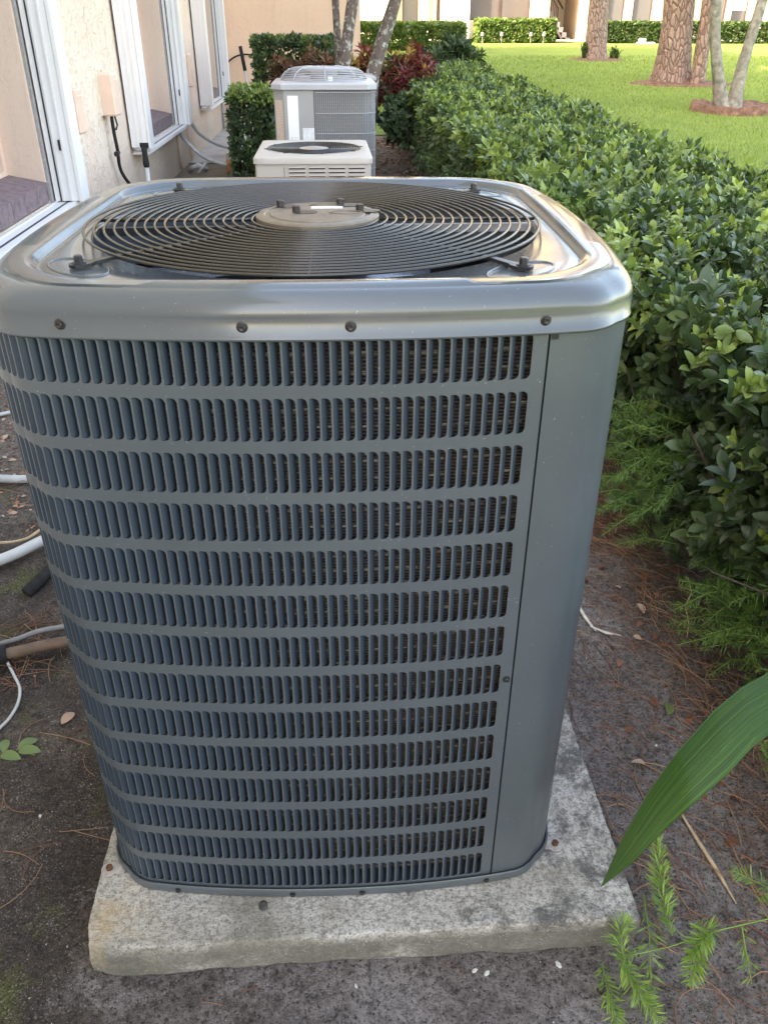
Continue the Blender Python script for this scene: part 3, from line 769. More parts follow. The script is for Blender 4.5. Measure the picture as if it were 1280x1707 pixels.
for a in (10, 55, 100, 145, 190, 235, 280, 325):
    b = MB(); b.tube([(.08*math.cos(R(a)), CY2+.08*math.sin(R(a)), H2-.004), (.345*math.cos(R(a)), CY2+.345*math.sin(R(a)), H2+.002)], .004, 4); b.put('grille_spoke', 'black', u2)
b = MB(); b.lathe([(.10, H2-.004), (.10, H2), (.06, H2+.006), (0, H2+.007)], 32, (0, CY2, 0)); shade(b.put('hub_plate', 'alu', u2))
for gx_ in range(4):
    for rz_ in range(14):
        x = -.155+gx_*.128; z = H2-.058-rz_*.024
        b = MB(); V = []
        for i in range(7):
            t = i/6; e = .054*math.cos(PI*(t-.5)) ; 
        b.box(x-.052+.05, x+.052+.05, .0065, .0135, z-.013, z-.003)
        b.put('vent_slot', 'black', u2)
        P = [(x+.05+sx*.054, y, zz) for sx in (-1, 1) for y, zz in ((.0118, z+.004), (.002, z-.001), (.0, z-.005), (.0118, z-.0045))]
        b = MB(); b.add(P, [(0, 1, 2, 3), (7, 6, 5, 4), (0, 4, 5, 1), (1, 5, 6, 2), (2, 6, 7, 3)]); b.put('louver', 'beige', u2)
b = MB(); b.box(-.190, -.187, .0095, .0125, 0, H2-.06); b.put('seam', 'black', u2)
b = MB(); b.box(-.46, .46, -.06, 1.05, -.05, 0); b.put('base_slab', 'walk', u2)

# ================================================================ UNIT 3, tall grey with domed guard
def unit3(loc, label, full=True):
    u = thing('air_conditioner', label, 'air conditioner', loc)
    H = .96; W_, D_ = .43, .90; ch = .085
    def octo(x0, x1, y0, y1, c, z):
        return [(x0+c, y0, z), (x1-c, y0, z), (x1, y0+c, z), (x1, y1-c, z), (x1-c, y1, z), (x0+c, y1, z), (x0, y1-c, z), (x0, y0+c, z)]
    o8 = lambda d, z: octo(-W_-d, W_+d, -d, D_+d, ch, z)
    b = MB(); V, F = loft([o8(-.02, 0), o8(-.02, H)], 8); b.add(V, F); b.put('coil', 'coil_grey', u)
    b = MB(); V, F = loft([o8(.018, H-.012), o8(.022, H-.008), o8(.022, H+.028), o8(.012, H+.040), o8(-.04, H+.046)], 8)
    k = len(V); V.append((0, D_/2, H+.048)); F += [(32+j, 32+(j+1) % 8, k) for j in range(8)]; b.add(V, F); shade(b.put('top_cap', 'light_unit', u), 30)
    # left part: plain service panel wrapping the chamfered left corner
    xs = -.088
    P = [(xs, -.004), (-W_+ch, -.004), (-W_-.004, ch), (-W_-.004, D_*.45)]
    b = MB(); V = []; F = []
    for (x, y) in P:
        for z in (0, H-.002): V.append((x, y, z))
    for i in range(3): F.append((2*i+2, 2*i, 2*i+1, 2*i+3))
    b.add(V, F); b.box(xs-.004, xs, -.004, .012, 0, H-.01); b.put('service_panel', 'grey_unit', u)
    b = MB(); b.box(-.318, -.226, -.0072, -.0045, .45, .905); l = b.put('label', 'label', u)
    b = MB(); b.box(-.305, -.240, -.0082, -.0074, .545, .585); b.put('print_block', 'print_white', l)
    b = MB(); b.box(-.196, -.096, -.0072, -.0045, .475, .655); b.put('label', 'print_white', u)
    b = MB(); a = Vector((-W_+ch, -.004, 0)); c = Vector((-W_-.004, ch, 0)); d = (c-a); nn = Vector((-d.y, d.x, 0)).normalized()
    if nn.x > 0: nn = -nn
    q = [a+d*.12, a+d*.88]; V = [(*(p+nn*.002).xy, z) for z in (.47, .87) for p in q]
    b.add(V, [(0, 1, 3, 2)]); b.put('label', 'print_tan', u)
    # wire guard on the right of the front, right side and back
    b = MB(); run = []
    pts = [(xs+.006, -.006), (W_-ch, -.006), (W_+.006, ch), (W_+.006, D_-ch), (W_-ch, D_+.006), (-W_+ch, D_+.006), (-W_-.006, D_-ch), (-W_-.006, D_*.45)]
    for (x0, y0), (x1, y1) in zip(pts[:-1], pts[1:]):
        L = math.hypot(x1-x0, y1-y0); k = max(1, int(L/.0165))
        for i in range(k): run.append((x0+(x1-x0)*i/k, y0+(y1-y0)*i/k))
    for x, y in run: b.tube([(x, y, .01), (x, y, H-.005)], .0024, 4, cap=False)
    b.put('wire_guard', 'light_unit', u)
    for z in (H-.03, H-.19, H-.35, H-.49, H-.64, .15, .03):
        b = MB(); b.tube([(x*1.01, y-.003 if y < .1 else y, z) for x, y in pts], .0032, 4); b.put('guard_band', 'light_unit', u)
    # domed fan guard
    cy = D_/2
    prof = [(.385, .050), (.377, .064), (.368, .078), (.357, .092), (.344, .105), (.328, .117), (.308, .127), (.285, .135), (.258, .140), (.230, .143), (.20, .145), (.17, .146), (.14, .147), (.11, .147)]
    for r, z in prof:
        b = MB(); b.tube([(r*math.cos(2*PI*j/48), cy+r*math.sin(2*PI*j/48), H+z) for j in range(48)], .0040, 5, close=True); b.put('guard_ring', 'light_unit', u, True)
    for k in range(8):
        a = R(k*45-88); b = MB(); b.tube([(r*math.cos(a), cy+r*math.sin(a), H+z+.003) for r, z in prof[::2]], .0045, 4); b.put('guard_spoke', 'light_unit', u)
    b = MB(); b.lathe([(.11, .14), (.11, .146), (0, .147)], 24, (0, cy, H)); b.put('hub_plate', 'light_unit', u)
    b = MB(); b.lathe([(.12, .0), (.12, .10), (.09, .12), (0, .12)], 24, (0, cy, H+.01)); b.put('motor', 'grey_unit', u)
    b = MB(); b.box(.035, .075, cy-.372, cy-.366, H+.048, H+.085); b.put('badge', 'label', u)
    return u
unit3((.006, 6.42, .08), 'tall light grey air conditioner with domed wire guard and white labels on its panel')
u4 = thing('air_conditioner', 'pale grey air conditioner mostly hidden behind the domed unit, only its top corner showing', 'air conditioner', (.12, 8.35, .05))
b = MB(); b.box(-.42, .42, 0, .84, 0, .95, .03); shade(b.put('cabinet', 'light_unit', u4))
b = MB(); b.box(-.435, .435, -.015, .855, .952, .995, .012); shade(b.put('top_cap', 'light_unit', u4))
b = MB(); b.lathe([(.33, .997), (.33, 1.003), (.3, 1.006), (0, 1.006)], 32, (0, .42, 0)); b.put('fan_guard', 'black', u4)
for i, (x0, x1, y0, y1) in enumerate([(-.49, .50, 6.33, 7.45)]):
    b = MB(); b.box(x0, x1, y0, y1, -.02, .079, .01); tag(b.put('concrete_pad', 'walk'), 'grey concrete slab under the domed light grey air conditioner', 'concrete pad')

# ================================================================ LEFT BUILDING
WX = -1.75
bl = thing('stucco_building', 'cream and peach rough stucco building along the left with tall windows and white storm shutters', 'building', (0, 0, 0))
WH = 9.6; WIN = [(2.15, 4.20), (6.90, 9.10), (11.62, 13.80)]; WZ0, WZ1 = .52, 2.45  # upper walls are out of view; their height is set to shade the yard
b = MB(); ys = [-7.0] + [v for w_ in WIN for v in w_] + [14.9]
b.box(WX-8, WX, -7, 14.9, -.3, WZ0); b.box(WX-8, WX, -7, 14.9, WZ1, WH)
for i in range(0, len(ys), 2): b.box(WX-8, WX, ys[i], ys[i+1], WZ0, WZ1)
b.put('wall', 'stucco', bl)
b = MB(); b.box(WX-8.3, WX+.45, -7.4, 15.3, WH+.002, WH+.25); b.put('roof', 'shutter', bl)
for wi, (a, c) in enumerate(WIN):
    b = MB()    # smooth peach lining of the opening
    t = .012
    b.box(WX-.30, WX-.004, a, a+t, WZ0+.0, WZ1); b.box(WX-.30, WX-.004, c-t, c, WZ0, WZ1); b.box(WX-.30, WX-.004, a+t, c-t, WZ1-t, WZ1)
    b.box(WX-.30, WX-.03, a+t, c-t, WZ0, WZ0+t)
    b.put('window_reveal', 'reveal', bl)
    fr = MB(); f = .05; gx0, gx1 = WX-.27, WX-.22; z0 = WZ0+.14
    fr.box(gx0, gx1, a+t, a+t+f, z0, WZ1-t); fr.box(gx0, gx1, c-t-f, c-t, z0, WZ1-t); fr.box(gx0, gx1, a+t+f, c-t-f, z0, z0+f); fr.box(gx0, gx1, a+t+f, c-t-f, WZ1-t-f, WZ1-t)
    m_ = (a+c)/2; fr.box(gx0, gx1, m_-.02, m_+.02, z0+f, WZ1-t-f)
    wo = fr.put('window', 'straw' if False else 'box_peach', bl)
    g = MB(); g.box(gx0+.015, gx0+.022, a+t+f, m_-.02, z0+f, WZ1-t-f); g.put('pane', 'glass', wo)
    g = MB(); g.box(gx0+.015, gx0+.022, m_+.02, c-t-f, z0+f, WZ1-t-f); g.put('pane', 'glass', wo)
    s = MB(); k = 9
    for i in range(k):
        ya = a+t+.003+(c-a-2*t-.006)*i/k; yb = a+t+.003+(c-a-2*t-.006)*(i+1)/k-.004
        q = MB(); zz = WZ0+.015
        V = [(WX-.215, ya, zz), (WX+.006, ya, zz), (WX+.006, yb, zz), (WX-.215, yb, zz), (WX-.215, ya, zz+.150), (WX+.006, ya, zz+.105), (WX+.006, yb, zz+.105), (WX-.215, yb, zz+.150)]
        q.add(V, [(3, 2, 1, 0), (4, 5, 6, 7), (0, 1, 5, 4), (1, 2, 6, 5), (2, 3, 7, 6), (3, 0, 4, 7)]); q.put('sill_tile', 'tile', wo)
    # bead of weathered metal round the outside of the opening
    for e0_, e1_ in ((c, c+.035), (a-.035, a)):
        q = MB(); q.box(WX+.001, WX+.016, e0_, e1_, WZ0, WZ1); q.put('opening_bead', 'trim_grey', wo)
    # bottom track, two rails with a dark groove
    q = MB(); q.box(WX, WX+.150, a-.12, c+.16, WZ0-.034, WZ0-.022); q.box(WX+.010, WX+.030, a-.12, c+.16, WZ0-.022, WZ0-.004)
    q.box(WX+.125, WX+.150, a-.12, c+.16, WZ0-.022, WZ0-.006); tr = q.put('shutter_track', 'shutter', bl)
    q = MB(); q.box(WX+.033, WX+.122, a-.12, c+.16, WZ0-.0215, WZ0-.010); q.put('track_floor', 'shutter', tr)
    q = MB(); q.box(WX+.084, WX+.100, a-.12, c+.16, WZ0-.0098, WZ0-.0085); q.put('track_groove', 'black', tr)
    # folded accordion stacks either side
    for side, yc in (('l', a-.20), ('r', c+.06)):
        y0, y1 = yc, yc+.17
        base = MB(); zb = WZ0+.035 if side == 'l' else WZ0-.003
        # end post with hollow, angled face
        base.box(WX+.020, WX+.165, y0, y0+.012, zb, WZ1-.03); base.box(WX+.020, WX+.165, y1-.012, y1, zb, WZ1-.03)
        base.box(WX+.168, WX+.190, y0-.004, y1+.004, zb-.004, WZ1-.02)
        st = base.put('storm_shutter', 'shutter_b' if side == 'r' else 'shutter', bl)
        for j in range(5):
            q = MB(); ya = y0+.018+j*.028; q.box(WX+.024+.006*(j % 2), WX+.160-.006*(j % 2), ya, ya+.016, zb+.008, WZ1-.04); q.put('slat', 'shutter', st)
        # near face: thin vertical channels
        q = MB(); q.box(WX+.022, WX+.034, y0-.010, y0-.001, zb, WZ1-.03); q.box(WX+.070, WX+.076, y0-.007, y0-.001, zb, WZ1-.03); q.box(WX+.118, WX+.128, y0-.010, y0-.001, zb, WZ1-.03); q.put('channel', 'shutter', st)
        if side == 'r':
            q = MB(); q.box(WX+.052, WX+.060, y0-.009, y0-.0015, zb, WZ1-.03); q.put('gasket', 'black', st)
            q = MB(); q.box(WX+.100, WX+.112, y0-.012, y0-.0015, zb+.30, zb+.36); q.put('latch', 'black', st)
        else:
            q = MB(); q.box(WX+.03, WX+.15, y0+.02, y1-.03, zb-.020, zb-.001); q.put('foot', 'alu', st)
# boxed conduit covers on the wall
def wall_box(y0, y1, z0, z1, p):
    q = MB(); q.box(WX, WX+p, y0, y1, z0, z1, .012); o = shade(q.put('conduit_cover', 'box_peach', bl))
    q = MB(); q.box(WX+.0, WX+.014, y0-.018, y0-.001, z0+.005, z1+.02); q.box(WX+.0, WX+.014, y1+.001, y1+.020, z0-.01, z1+.02); q.box(WX, WX+.014, y0-.018, y1+.02, z1+.021, z1+.036); q.put('caulk', 'caulk', o)
    q = MB(); q.box(WX+p+.0005, WX+p+.004, y0+.012, y1-.012, z1-.048, z1-.042); q.put('joint', 'caulk', o)
wall_box(4.90, 5.05, .84, 1.12, .085); wall_box(5.86, 6.04, .875, 1.175, .12)
wall_box(9.80, 9.98, .87, 1.22, .09); wall_box(10.02, 10.22, .855, 1.215, .13)
def pipe(name, label, cat, pts, r, mat, n=8, parent=None, sub=True, caps=None):
    P = [Vector(p) for p in pts]
    if sub and len(P) > 2:   # catmull-rom
        Q = []
        for i in range(len(P)-1):
            a = P[max(0, i-1)]; b_ = P[i]; c = P[i+1]; d = P[min(len(P)-1, i+2)]
            for k in range(8):
                t = k/8; Q.append(.5*((2*b_)+(c-a)*t+(2*a-5*b_+4*c-d)*t*t+(3*b_-a-3*c+d)*t**3))
        Q.append(P[-1]); P = Q
    b = MB(); b.tube(P, r, n); o = b.put(name, mat, parent, True)
    if parent is None: tag(o, label, cat)
    return o
pipe('cable', 'black cable bundle dropping from the second peach cover on the wall', 'cable', [(-1.69, 5.93, .885), (-1.69, 5.93, .75), (-1.685, 5.94, .62), (-1.70, 5.99, .50), (-1.69, 6.06, .40), (-1.62, 6.15, .25), (-1.5, 6.1, .08), (-1.3, 5.9, .03)], .014, 'rubber')
b = MB(); b.tube([(-1.69, 5.90, .595), (-1.69, 5.96, .60)], .022, 8); b.tube([(-1.685, 6.0, .885), (-1.675, 6.02, .80), (-1.68, 5.97, .77)], .008, 6); tag(b.put('pipe_clip', 'black'), 'small bracket with a bent stub wire beside the black cable on the wall', 'clip')
pipe('conduit', 'grey looping conduit curving from the wall past the second window to the low beige unit', 'conduit', [(-1.72, 9.30, .50), (-1.71, 9.30, .42), (-1.66, 9.28, .34), (-1.46, 9.2, .17), (-1.2, 9.1, .09), (-.9, 8.9, .10), (-.60, 8.6, .14)], .020, 'pvc_dirty')
pipe('conduit', 'white looping conduit leaving the wall below the third peach cover', 'conduit', [(-1.71, 10.12, .50), (-1.70, 10.15, .46), (-1.62, 10.3, .30), (-1.4, 10.6, .13), (-1.1, 10.8, .06), (-.8, 10.6, .05)], .022, 'pvc')
b = MB(); b.tube([(-1.71, 9.96, .86), (-1.71, 9.96, .03)], .018, 8); b.tube([(-1.71, 9.93, .86), (-1.71, 9.93, .62)], .012, 8)
tag(b.put('wall_pipe', 'box_peach', None, True), 'thin peach painted pipe running down the wall under the third cover', 'pipe')
b = MB(); b.tube([(-1.725, 9.20, .47), (-1.725, 9.20, .02)], .016, 8); tag(b.put('wall_pipe', 'reveal', None, True), 'straight painted pipe on the wall under the corner of the second window', 'pipe')
b = MB(); b.tube([(-1.72, 13.96, .55), (-1.72, 13.96, .02)], .018, 8); tag(b.put('wall_pipe', 'trim_grey', None, True), 'dark vertical pipe on the wall below the farthest window', 'pipe')
# cleanouts
c1 = thing('cleanout_pipe', 'upright orange stained drain stub with a white cap on the walkway', 'pipe', (-1.13, 8.95, 0))
b = MB(); b.lathe([(.03, 0), (.03, .17)], 12); b.put('pipe', 'orange', c1, True); b = MB(); b.lathe([(.026, .17), (.026, .235), (.022, .24), (0, .24)], 12, cap=False); b.put('cap', 'pvc', c1, True)
b = MB(); b.lathe([(.13, 0), (.125, .11), (.10, .13), (.10, .15), (.075, .155), (.05, .175), (0, .18)], 20, (-.93, 8.95, 0), cap=False)
tag(shade(b.put('drain_cap', 'pvc')), 'round white plastic drain cap standing beside the orange stub', 'drain cap')
b = MB(); b.tube([(-1.62, 9.1, .03), (-1.50, 9.0, .10), (-1.42, 9.12, .04)], .03, 8); b.tube([(-1.50, 8.95, .02), (-1.40, 8.98, .13)], .016, 6); tag(b.put('pvc_elbow', 'pvc', None, True), 'loose white plastic pipe elbows lying at the foot of the wall', 'pipe fitting')
# stakes with black grips
st = thing('garden_stake', 'white pole with black grip standing by the wall just behind the main unit', 'pole', (-1.20, 4.6, 0))
b = MB(); b.tube([(0, 0, 0), (.0, .01, .675)], .014, 8); b.put('pole', 'pvc', st, True)
b = MB(); b.tube([(0, .01, .668), (0, .011, .69), (0, .012, .74), (0, .012, .80)], [.017, .022, .018, .020], 10); b.tube([(-.024, .012, .805), (.030, .012, .805)], .015, 8); b.put('grip', 'rubber', st, True)
st = thing('garden_stake', 'white pole with black grip leaning on the far peach wall beside the hose', 'pole', (-1.26, 14.2, 0))
b = MB(); b.tube([(.03, 0, 0), (-.06, .3, .62), (-.09, .4, .86)], .018, 8); b.put('pole', 'pvc', st, True)
b = MB(); b.tube([(-.09, .4, .86), (-.15, .5, 1.22)], .030, 8); b.put('grip', 'rubber', st, True)
b = MB(); pts = [(-1.34+.42*math.cos(t), 14.85, .74+.36*math.sin(t)) for t in np.linspace(-2.2, 3.6, 40)]; b.tube(pts, .013, 6)
hs = b.put('garden_hose', 'rubber', None, True); tag(hs, 'dark and red garden hose looped on the far peach wall', 'hose')
b = MB(); b.tube([(-1.72, 14.7, .9), (-1.66, 14.6, .60), (-1.52, 14.5, .38), (-1.35, 14.4, .25), (-1.2, 14.2, .12)], .018, 6); b.put('red_hose', 'hose_red', hs, True)

# ================================================================ BACK WING
bw = thing('building_wing', 'peach stucco wing facing the alley behind the units', 'building', (0, 0, 0))
b = MB(); b.box(-9.75, .645, 14.903, 22.6, -.3, WH); b.put('wall', 'stucco_smooth', bw)  # unseen depth and height of the wing shaped for its shadow on the lawn
b = MB(); b.box(-10, 1.0, 15.31, 22.9, WH+.002, WH+.22); b.put('roof', 'shutter', bw)
b = MB(); b.box(.455, .475, 14.88, 14.9025, 0, WH-.1); b.put('downspout', 'box_peach', bw)

# ================================================================ FOLIAGE
def shoots(O, D, nl, ll, tint, spread=1.0, jitter=.25):
    """O shoot tips, D directions -> leaf origins, axes, normals, sizes, tints"""
    n = len(O); D = unit(D); ref = unit(rng.normal(size=(n, 3))); U = unit(np.cross(D, ref)); W_ = np.cross(D, U)
    oo, aa, nn, ss, tt = [], [], [], [], []
    ph0 = rng.uniform(0, 2*PI, n)
    for k in range(nl):
        t = k/(nl-1) if nl > 1 else 0
        ph = ph0+(k//2)*PI/2*1.1+(k % 2)*PI+rng.normal(0, .3, n)
        rad = U*np.cos(ph)[:, None]+W_*np.sin(ph)[:, None]
        el = (.35+.95*t)*spread          # tip leaves stand up, lower ones spread
        ax = D*math.cos(el)+rad*math.sin(el)+rng.normal(0, jitter*.5, (n, 3)); ax[:, 2] += .05
        no = D*math.sin(el)-rad*math.cos(el)+rng.normal(0, jitter, (n, 3)); no[:, 2] += .35
        oo.append(O-D*(ll*1.0*t)[:, None] if hasattr(ll, '__len__') else O-D*(ll*1.0*t)); aa.append(ax); nn.append(no)
        ss.append(ll*(.62+.45*min(1, t*2))*rng.uniform(.8, 1.2, n)); tt.append(tint-.10*t+rng.normal(0, .04, n))
    return [np.concatenate(x) for x in (oo, aa, nn, ss, tt)]
def hedge_tips(y0, y1, top, xl, xr, n_top, n_side, zlow, bottom=0, right=False):
    P = []; D = []
    y = rng.uniform(y0, y1, n_top); x = rng.uniform(xl, xr, n_top)
    z = top(x, y)+rng.normal(0, .018, n_top)-np.abs(rng.normal(0, .035, n_top)); P.append(np.c_[x, y, z]); d = rng.normal(0, .45, (n_top, 3)); d[:, 2] = 1; D.append(d)
    y = rng.uniform(y0, y1, n_side); zz = rng.uniform(0, 1, n_side)
    tz = top(np.full(n_side, xl), y); z = zlow+(tz-zlow)*zz**.8
    x = xl+rng.normal(0, .03, n_side)+np.abs(rng.normal(0, .07, n_side))+.05*np.sin(y*5+z*7)+np.maximum(0, (.35-z))*.12
    P.append(np.c_[x, y, z]); d = rng.normal(0, .55, (n_side, 3)); d[:, 0] -= .95; d[:, 2] += .25; D.append(d)
    if right:
        m = n_side//2; y = rng.uniform(y0, y1, m); z = rng.uniform(.2, 1, m)*top(np.full(m, xr), y); P.append(np.c_[np.full(m, xr), y, z]); d = rng.normal(0, .5, (m, 3)); d[:, 0] += 1; D.append(d)
    return np.vstack(P), np.vstack(D)
def htop(x, y):
    return .80+.022*np.clip(y-1.5, 0, 12)+.03*np.sin(y*2.3+x*3)+.02*np.sin(y*6.1-x*4)-.02*np.clip(.3-y, 0, 3)
hd = thing('hedge', 'long clipped green hedge running beside the units along the lawn', 'hedge', (1.6, 0, 0))
PX, PY = CP.x, CP.y
def build_leaves(parent, name, data, T, F, mat, loc):
    O, A, Nn, S, tt = data
    V, FF, ti = instance(T, F, O-np.array(loc), A, Nn, S, tt)
    me = mesh(name, V, FF, M[mat], True, {'tint': ti}); o = put(name, me, parent); return o
XL, XR = 1.0, 2.25
# near part
P1, D1 = hedge_tips(-1.3, 2.6, htop, XL, XR, 1400, 1300, .10, right=True)
xe = np.c_[rng.uniform(XL-.06, XR, 70), rng.uniform(-.6, 2.6, 70), np.zeros(70)]; xe[:, 2] = htop(xe[:, 0], xe[:, 1])+rng.uniform(.02, .08, 70); P1 = np.vstack([P1, xe]); D1 = np.vstack([D1, rng.normal(0, .35, (70, 3))+[-.2, 0, 1]])
inn = rng.uniform((XL+.1, -1.3, .25), (XR-.1, 2.6, .76), (900, 3)); P1 = np.vstack([P1, inn]); D1 = np.vstack([D1, rng.normal(0, 1, (900, 3))+[0, 0, .4]])
hi = P1[:, 2] > .68
t1 = rng.uniform(.12, .50, len(P1)); yng = rng.random(len(P1)) < np.where(hi, .50, .10); t1[yng] = rng.uniform(.62, .86, yng.sum()); t1[rng.random(len(P1)) < .012] = 1.
ll1 = rng.uniform(.046, .068, len(P1)); ll1[yng] *= .85
near = shoots(P1, D1, 8, ll1, t1, 1.0, .28)
# keep the 300 leaves that show largest as parts
O_ = near[0]; cd = np.linalg.norm(O_-np.array(CP), axis=1)
c4 = np.array([[_r2.x, _r2.y, _r2.z], [_u2.x, _u2.y, _u2.z], [_f.x, _f.y, _f.z]]); cc = (O_-np.array(CP)) @ c4.T
px = 640+1354.6*cc[:, 0]/cc[:, 2]; py = 853-1354.6*cc[:, 1]/cc[:, 2]
vis = (px > 880) & (px < 1275) & (py > 250) & (py < 1250) & (O_[:, 0] < XL+.10+.35*(O_[:, 2] > .74)) 
score = np.where(vis, near[3]/cd, 0); pick = np.argsort(-score)[:296]; msk = np.ones(len(O_), bool); msk[pick] = False
build_leaves(hd, 'foliage', [a[msk] for a in near], LT, LF, 'leaf', (1.6, 0, 0))['kind'] = 'stuff'
LM = [mesh('leaf_%s' % nm, LT, LF, M['leaf'], True, {'tint': np.full(len(LT), t)}) for nm, t in (('dark', .12), ('mid', .26), ('green', .40), ('young', .72))]
for i in pick:
    A = unit(near[1][i]); Nn = unit(near[2][i]-A*(near[2][i]@A)); B = np.cross(Nn, A); s = near[3][i]; O = O_[i]
    k = 0 if near[4][i] < .18 else 1 if near[4][i] < .32 else 2 if near[4][i] < .55 else 3
    o = put('leaf', LM[k], hd)
    o.matrix_local = Matrix(((A[0]*s, B[0]*s, Nn[0]*s, O[0]-1.6), (A[1]*s, B[1]*s, Nn[1]*s, O[1]), (A[2]*s, B[2]*s, Nn[2]*s, O[2]), (0, 0, 0, 1)))
P2, D2_ = hedge_tips(2.6, 6.5, htop, XL, XR, 2000, 1200, .12, right=True)
P3, D3_ = hedge_tips(6.5, 12.9, htop, XL, XR, 2400, 1200, .12, right=True)
P4 = rng.uniform((XL, 12.7, .3), (XR, 13.0, 1.0), (250, 3)); D4_ = rng.normal(0, .6, (250, 3))+[0, .8, .2]
P2 = np.vstack([P2, P3, P4]); D2_ = np.vstack([D2_, D3_, D4_])
t2 = rng.uniform(.18, .56, len(P2)); yg = rng.random(len(P2)) < .55*(P2[:, 2] > .7); t2[yg] = rng.uniform(.6, .84, yg.sum())
mid = shoots(P2, D2_, 6, rng.uniform(.050, .075, len(P2)), t2, 1.0, .3)
build_leaves(hd, 'foliage', mid, LT2, LF2, 'leaf', (1.6, 0, 0))['kind'] = 'stuff'
# woody stems
b = MB()
for i in range(190):
    y = rng.uniform(-1.2, 12.8) if i > 80 else rng.uniform(-.8, 2.4); x = XL+.12+abs(rng.normal(0, .3)); z0 = zt(x, y)
    p = [(x, y, z0)]; dx, dy = rng.normal(0, .10), rng.normal(0, .16); h = rng.uniform(.5, .72)
    for k in range(1, 5): p.append((x+dx*k/3+rng.normal(0, .015), y+dy*k/3+rng.normal(0, .015), z0+h*k/4))
    r0 = rng.uniform(.004, .011); b.tube([(q[0]-1.6, q[1], q[2]) for q in p], [r0*(1-.16*k) for k in range(5)], 5, cap=False)
    for k in (2, 3):
        q = p[k]; b.tube([(q[0]-1.6, q[1], q[2]), (q[0]-1.6+rng.normal(-.08, .08), q[1]+rng.normal(0, .1), q[2]+rng.uniform(.06, .2))], [.003, .0018], 4, cap=False)
o = b.put('branches', 'stem', hd, True); o['kind'] = 'stuff'

# generic bush made of shoots in a box or ball
def bush(name, label, cat, cx, cy, z0, hx, hy, h, n, nl, ll, tints, mat, T=LT2, F=LF2, box=True, group=None, upright=.4, stems=True, parts=0):
    t = thing(name, label, cat, (cx, cy, z0), 0, group)
    u = rng.uniform(-1, 1, (n, 3))
    if box:
        f = rng.integers(0, 5, n); 
        u[f == 0, 2] = 1; u[f == 1, 0] = -1; u[f == 2, 0] = 1; u[f == 3, 1] = -1; u[f == 4, 1] = 1
        D = u.copy(); D[:, 2] = np.where(f == 0, 1, .2); D[:, :2] *= np.where(f[:, None] == 0, .2, 1)
        P = u*(1-np.abs(rng.normal(0, .06, (n, 1))))
    else:
        u = unit(rng.normal(size=(n, 3))); D = u.copy(); P = u*(rng.uniform(.35, 1, (n, 1))**.5)*(1+.18*np.sin(u[:, :1]*5+u[:, 2:3]*7))
    P = P*np.array([hx, hy, h/2])+np.array([0, 0, h/2]); P[:, 2] = np.maximum(P[:, 2], .04)
    D = D+rng.normal(0, .4, (n, 3)); D[:, 2] += upright
    ti = rng.choice(tints, n)+rng.normal(0, .05, n)
    d = shoots(P, D, nl, rng.uniform(.8, 1.2, n)*ll, ti, .9, .3)
    if parts:
        k = np.argsort(-(d[0][:, 2]-d[0][:, 1]*.6+rng.normal(0, .25, len(d[0]))))[:parts]; mk = np.ones(len(d[0]), bool); mk[k] = False
        ms = {}
        for i in k:
            q = round(float(d[4][i])*4)/4
            if q not in ms: ms[q] = mesh('leaf', T, F, M[mat], True, {'tint': np.full(len(T), q)})
            A = unit(d[1][i]); Nn = unit(d[2][i]-A*(d[2][i]@A)); B = np.cross(Nn, A); s = d[3][i]; O = d[0][i]
            o = put('leaf', ms[q], t); o.matrix_local = Matrix(((A[0]*s, B[0]*s, Nn[0]*s, O[0]), (A[1]*s, B[1]*s, Nn[1]*s, O[1]), (A[2]*s, B[2]*s, Nn[2]*s, O[2]), (0, 0, 0, 1)))
        d = [a[mk] for a in d]
    V, FF, tv = instance(T, F, *d[:4], d[4]); o = put('foliage', mesh('foliage', V, FF, M[mat], True, {'tint': tv}), t); o['kind'] = 'stuff'
    if stems:
        b = MB()
        for i in range(12):
            x, y = rng.uniform(-.7, .7)*hx, rng.uniform(-.7, .7)*hy; b.tube([(x, y, 0), (x+rng.normal(0, .04), y+rng.normal(0, .04), h*.45), (x+rng.normal(0, .08), y+rng.normal(0, .08), h*.85)], [.012, .008, .004], 5, cap=False)
        b.put('stem', 'stem', t, True)['kind'] = 'stuff'
    return t
LONG, LONGF = leaf_template(3, .13, .10, .35)
bush('hedge', 'dark green clipped hedge in front of the far peach wall, behind the domed unit', 'hedge', -.36, 10.6, 0, .52, .45, 1.40, 1500, 6, .075, [.15, .3, .4, .62], 'leaf')
bush('shrub', 'small bright green shrub left of the domed unit', 'shrub', -.76, 8.35, 0, .24, .40, .90, 750, 6, .065, [.2, .35, .45], 'leaf')
bush('shrub', 'low tuft of fresh yellow green leaves on the small shrub left of the domed unit', 'shrub', -.72, 8.2, .80, .24, .26, .17, 130, 6, .06, [.7, .8], 'leaf', stems=False)
bush('croton', 'wilted rust and olive croton behind the domed unit, left of the palm trunks', 'shrub', -.20, 9.75, .35, .52, .3, .88, 380, 9, .13, [.3, .4, .6, .7], 'rust_leaf', LONG, LONGF, False, upright=.9, parts=120)
bush('croton', 'small red and yellow croton between the palm trunks', 'shrub', .50, 9.9, .50, .30, .25, .75, 150, 9, .13, [.4, .5, .6, .95], 'croton', LONG, LONGF, False, upright=.7, parts=80)
bush('croton', 'deep red croton right of the leaning palm trunk', 'shrub', 1.00, 9.5, .42, .32, .30, .88, 380, 9, .12, [0, .35, .45, .5, .5, .6, .95], 'croton', LONG, LONGF, False, upright=.5, parts=150)
bush('shrub', 'dark leafy shrub filling the gap between the domed unit and the hedge', 'shrub', .86, 8.9, .30, .22, .5, .55, 420, 6, .075, [.15, .3, .35], 'leaf', LT2, LF2, False)
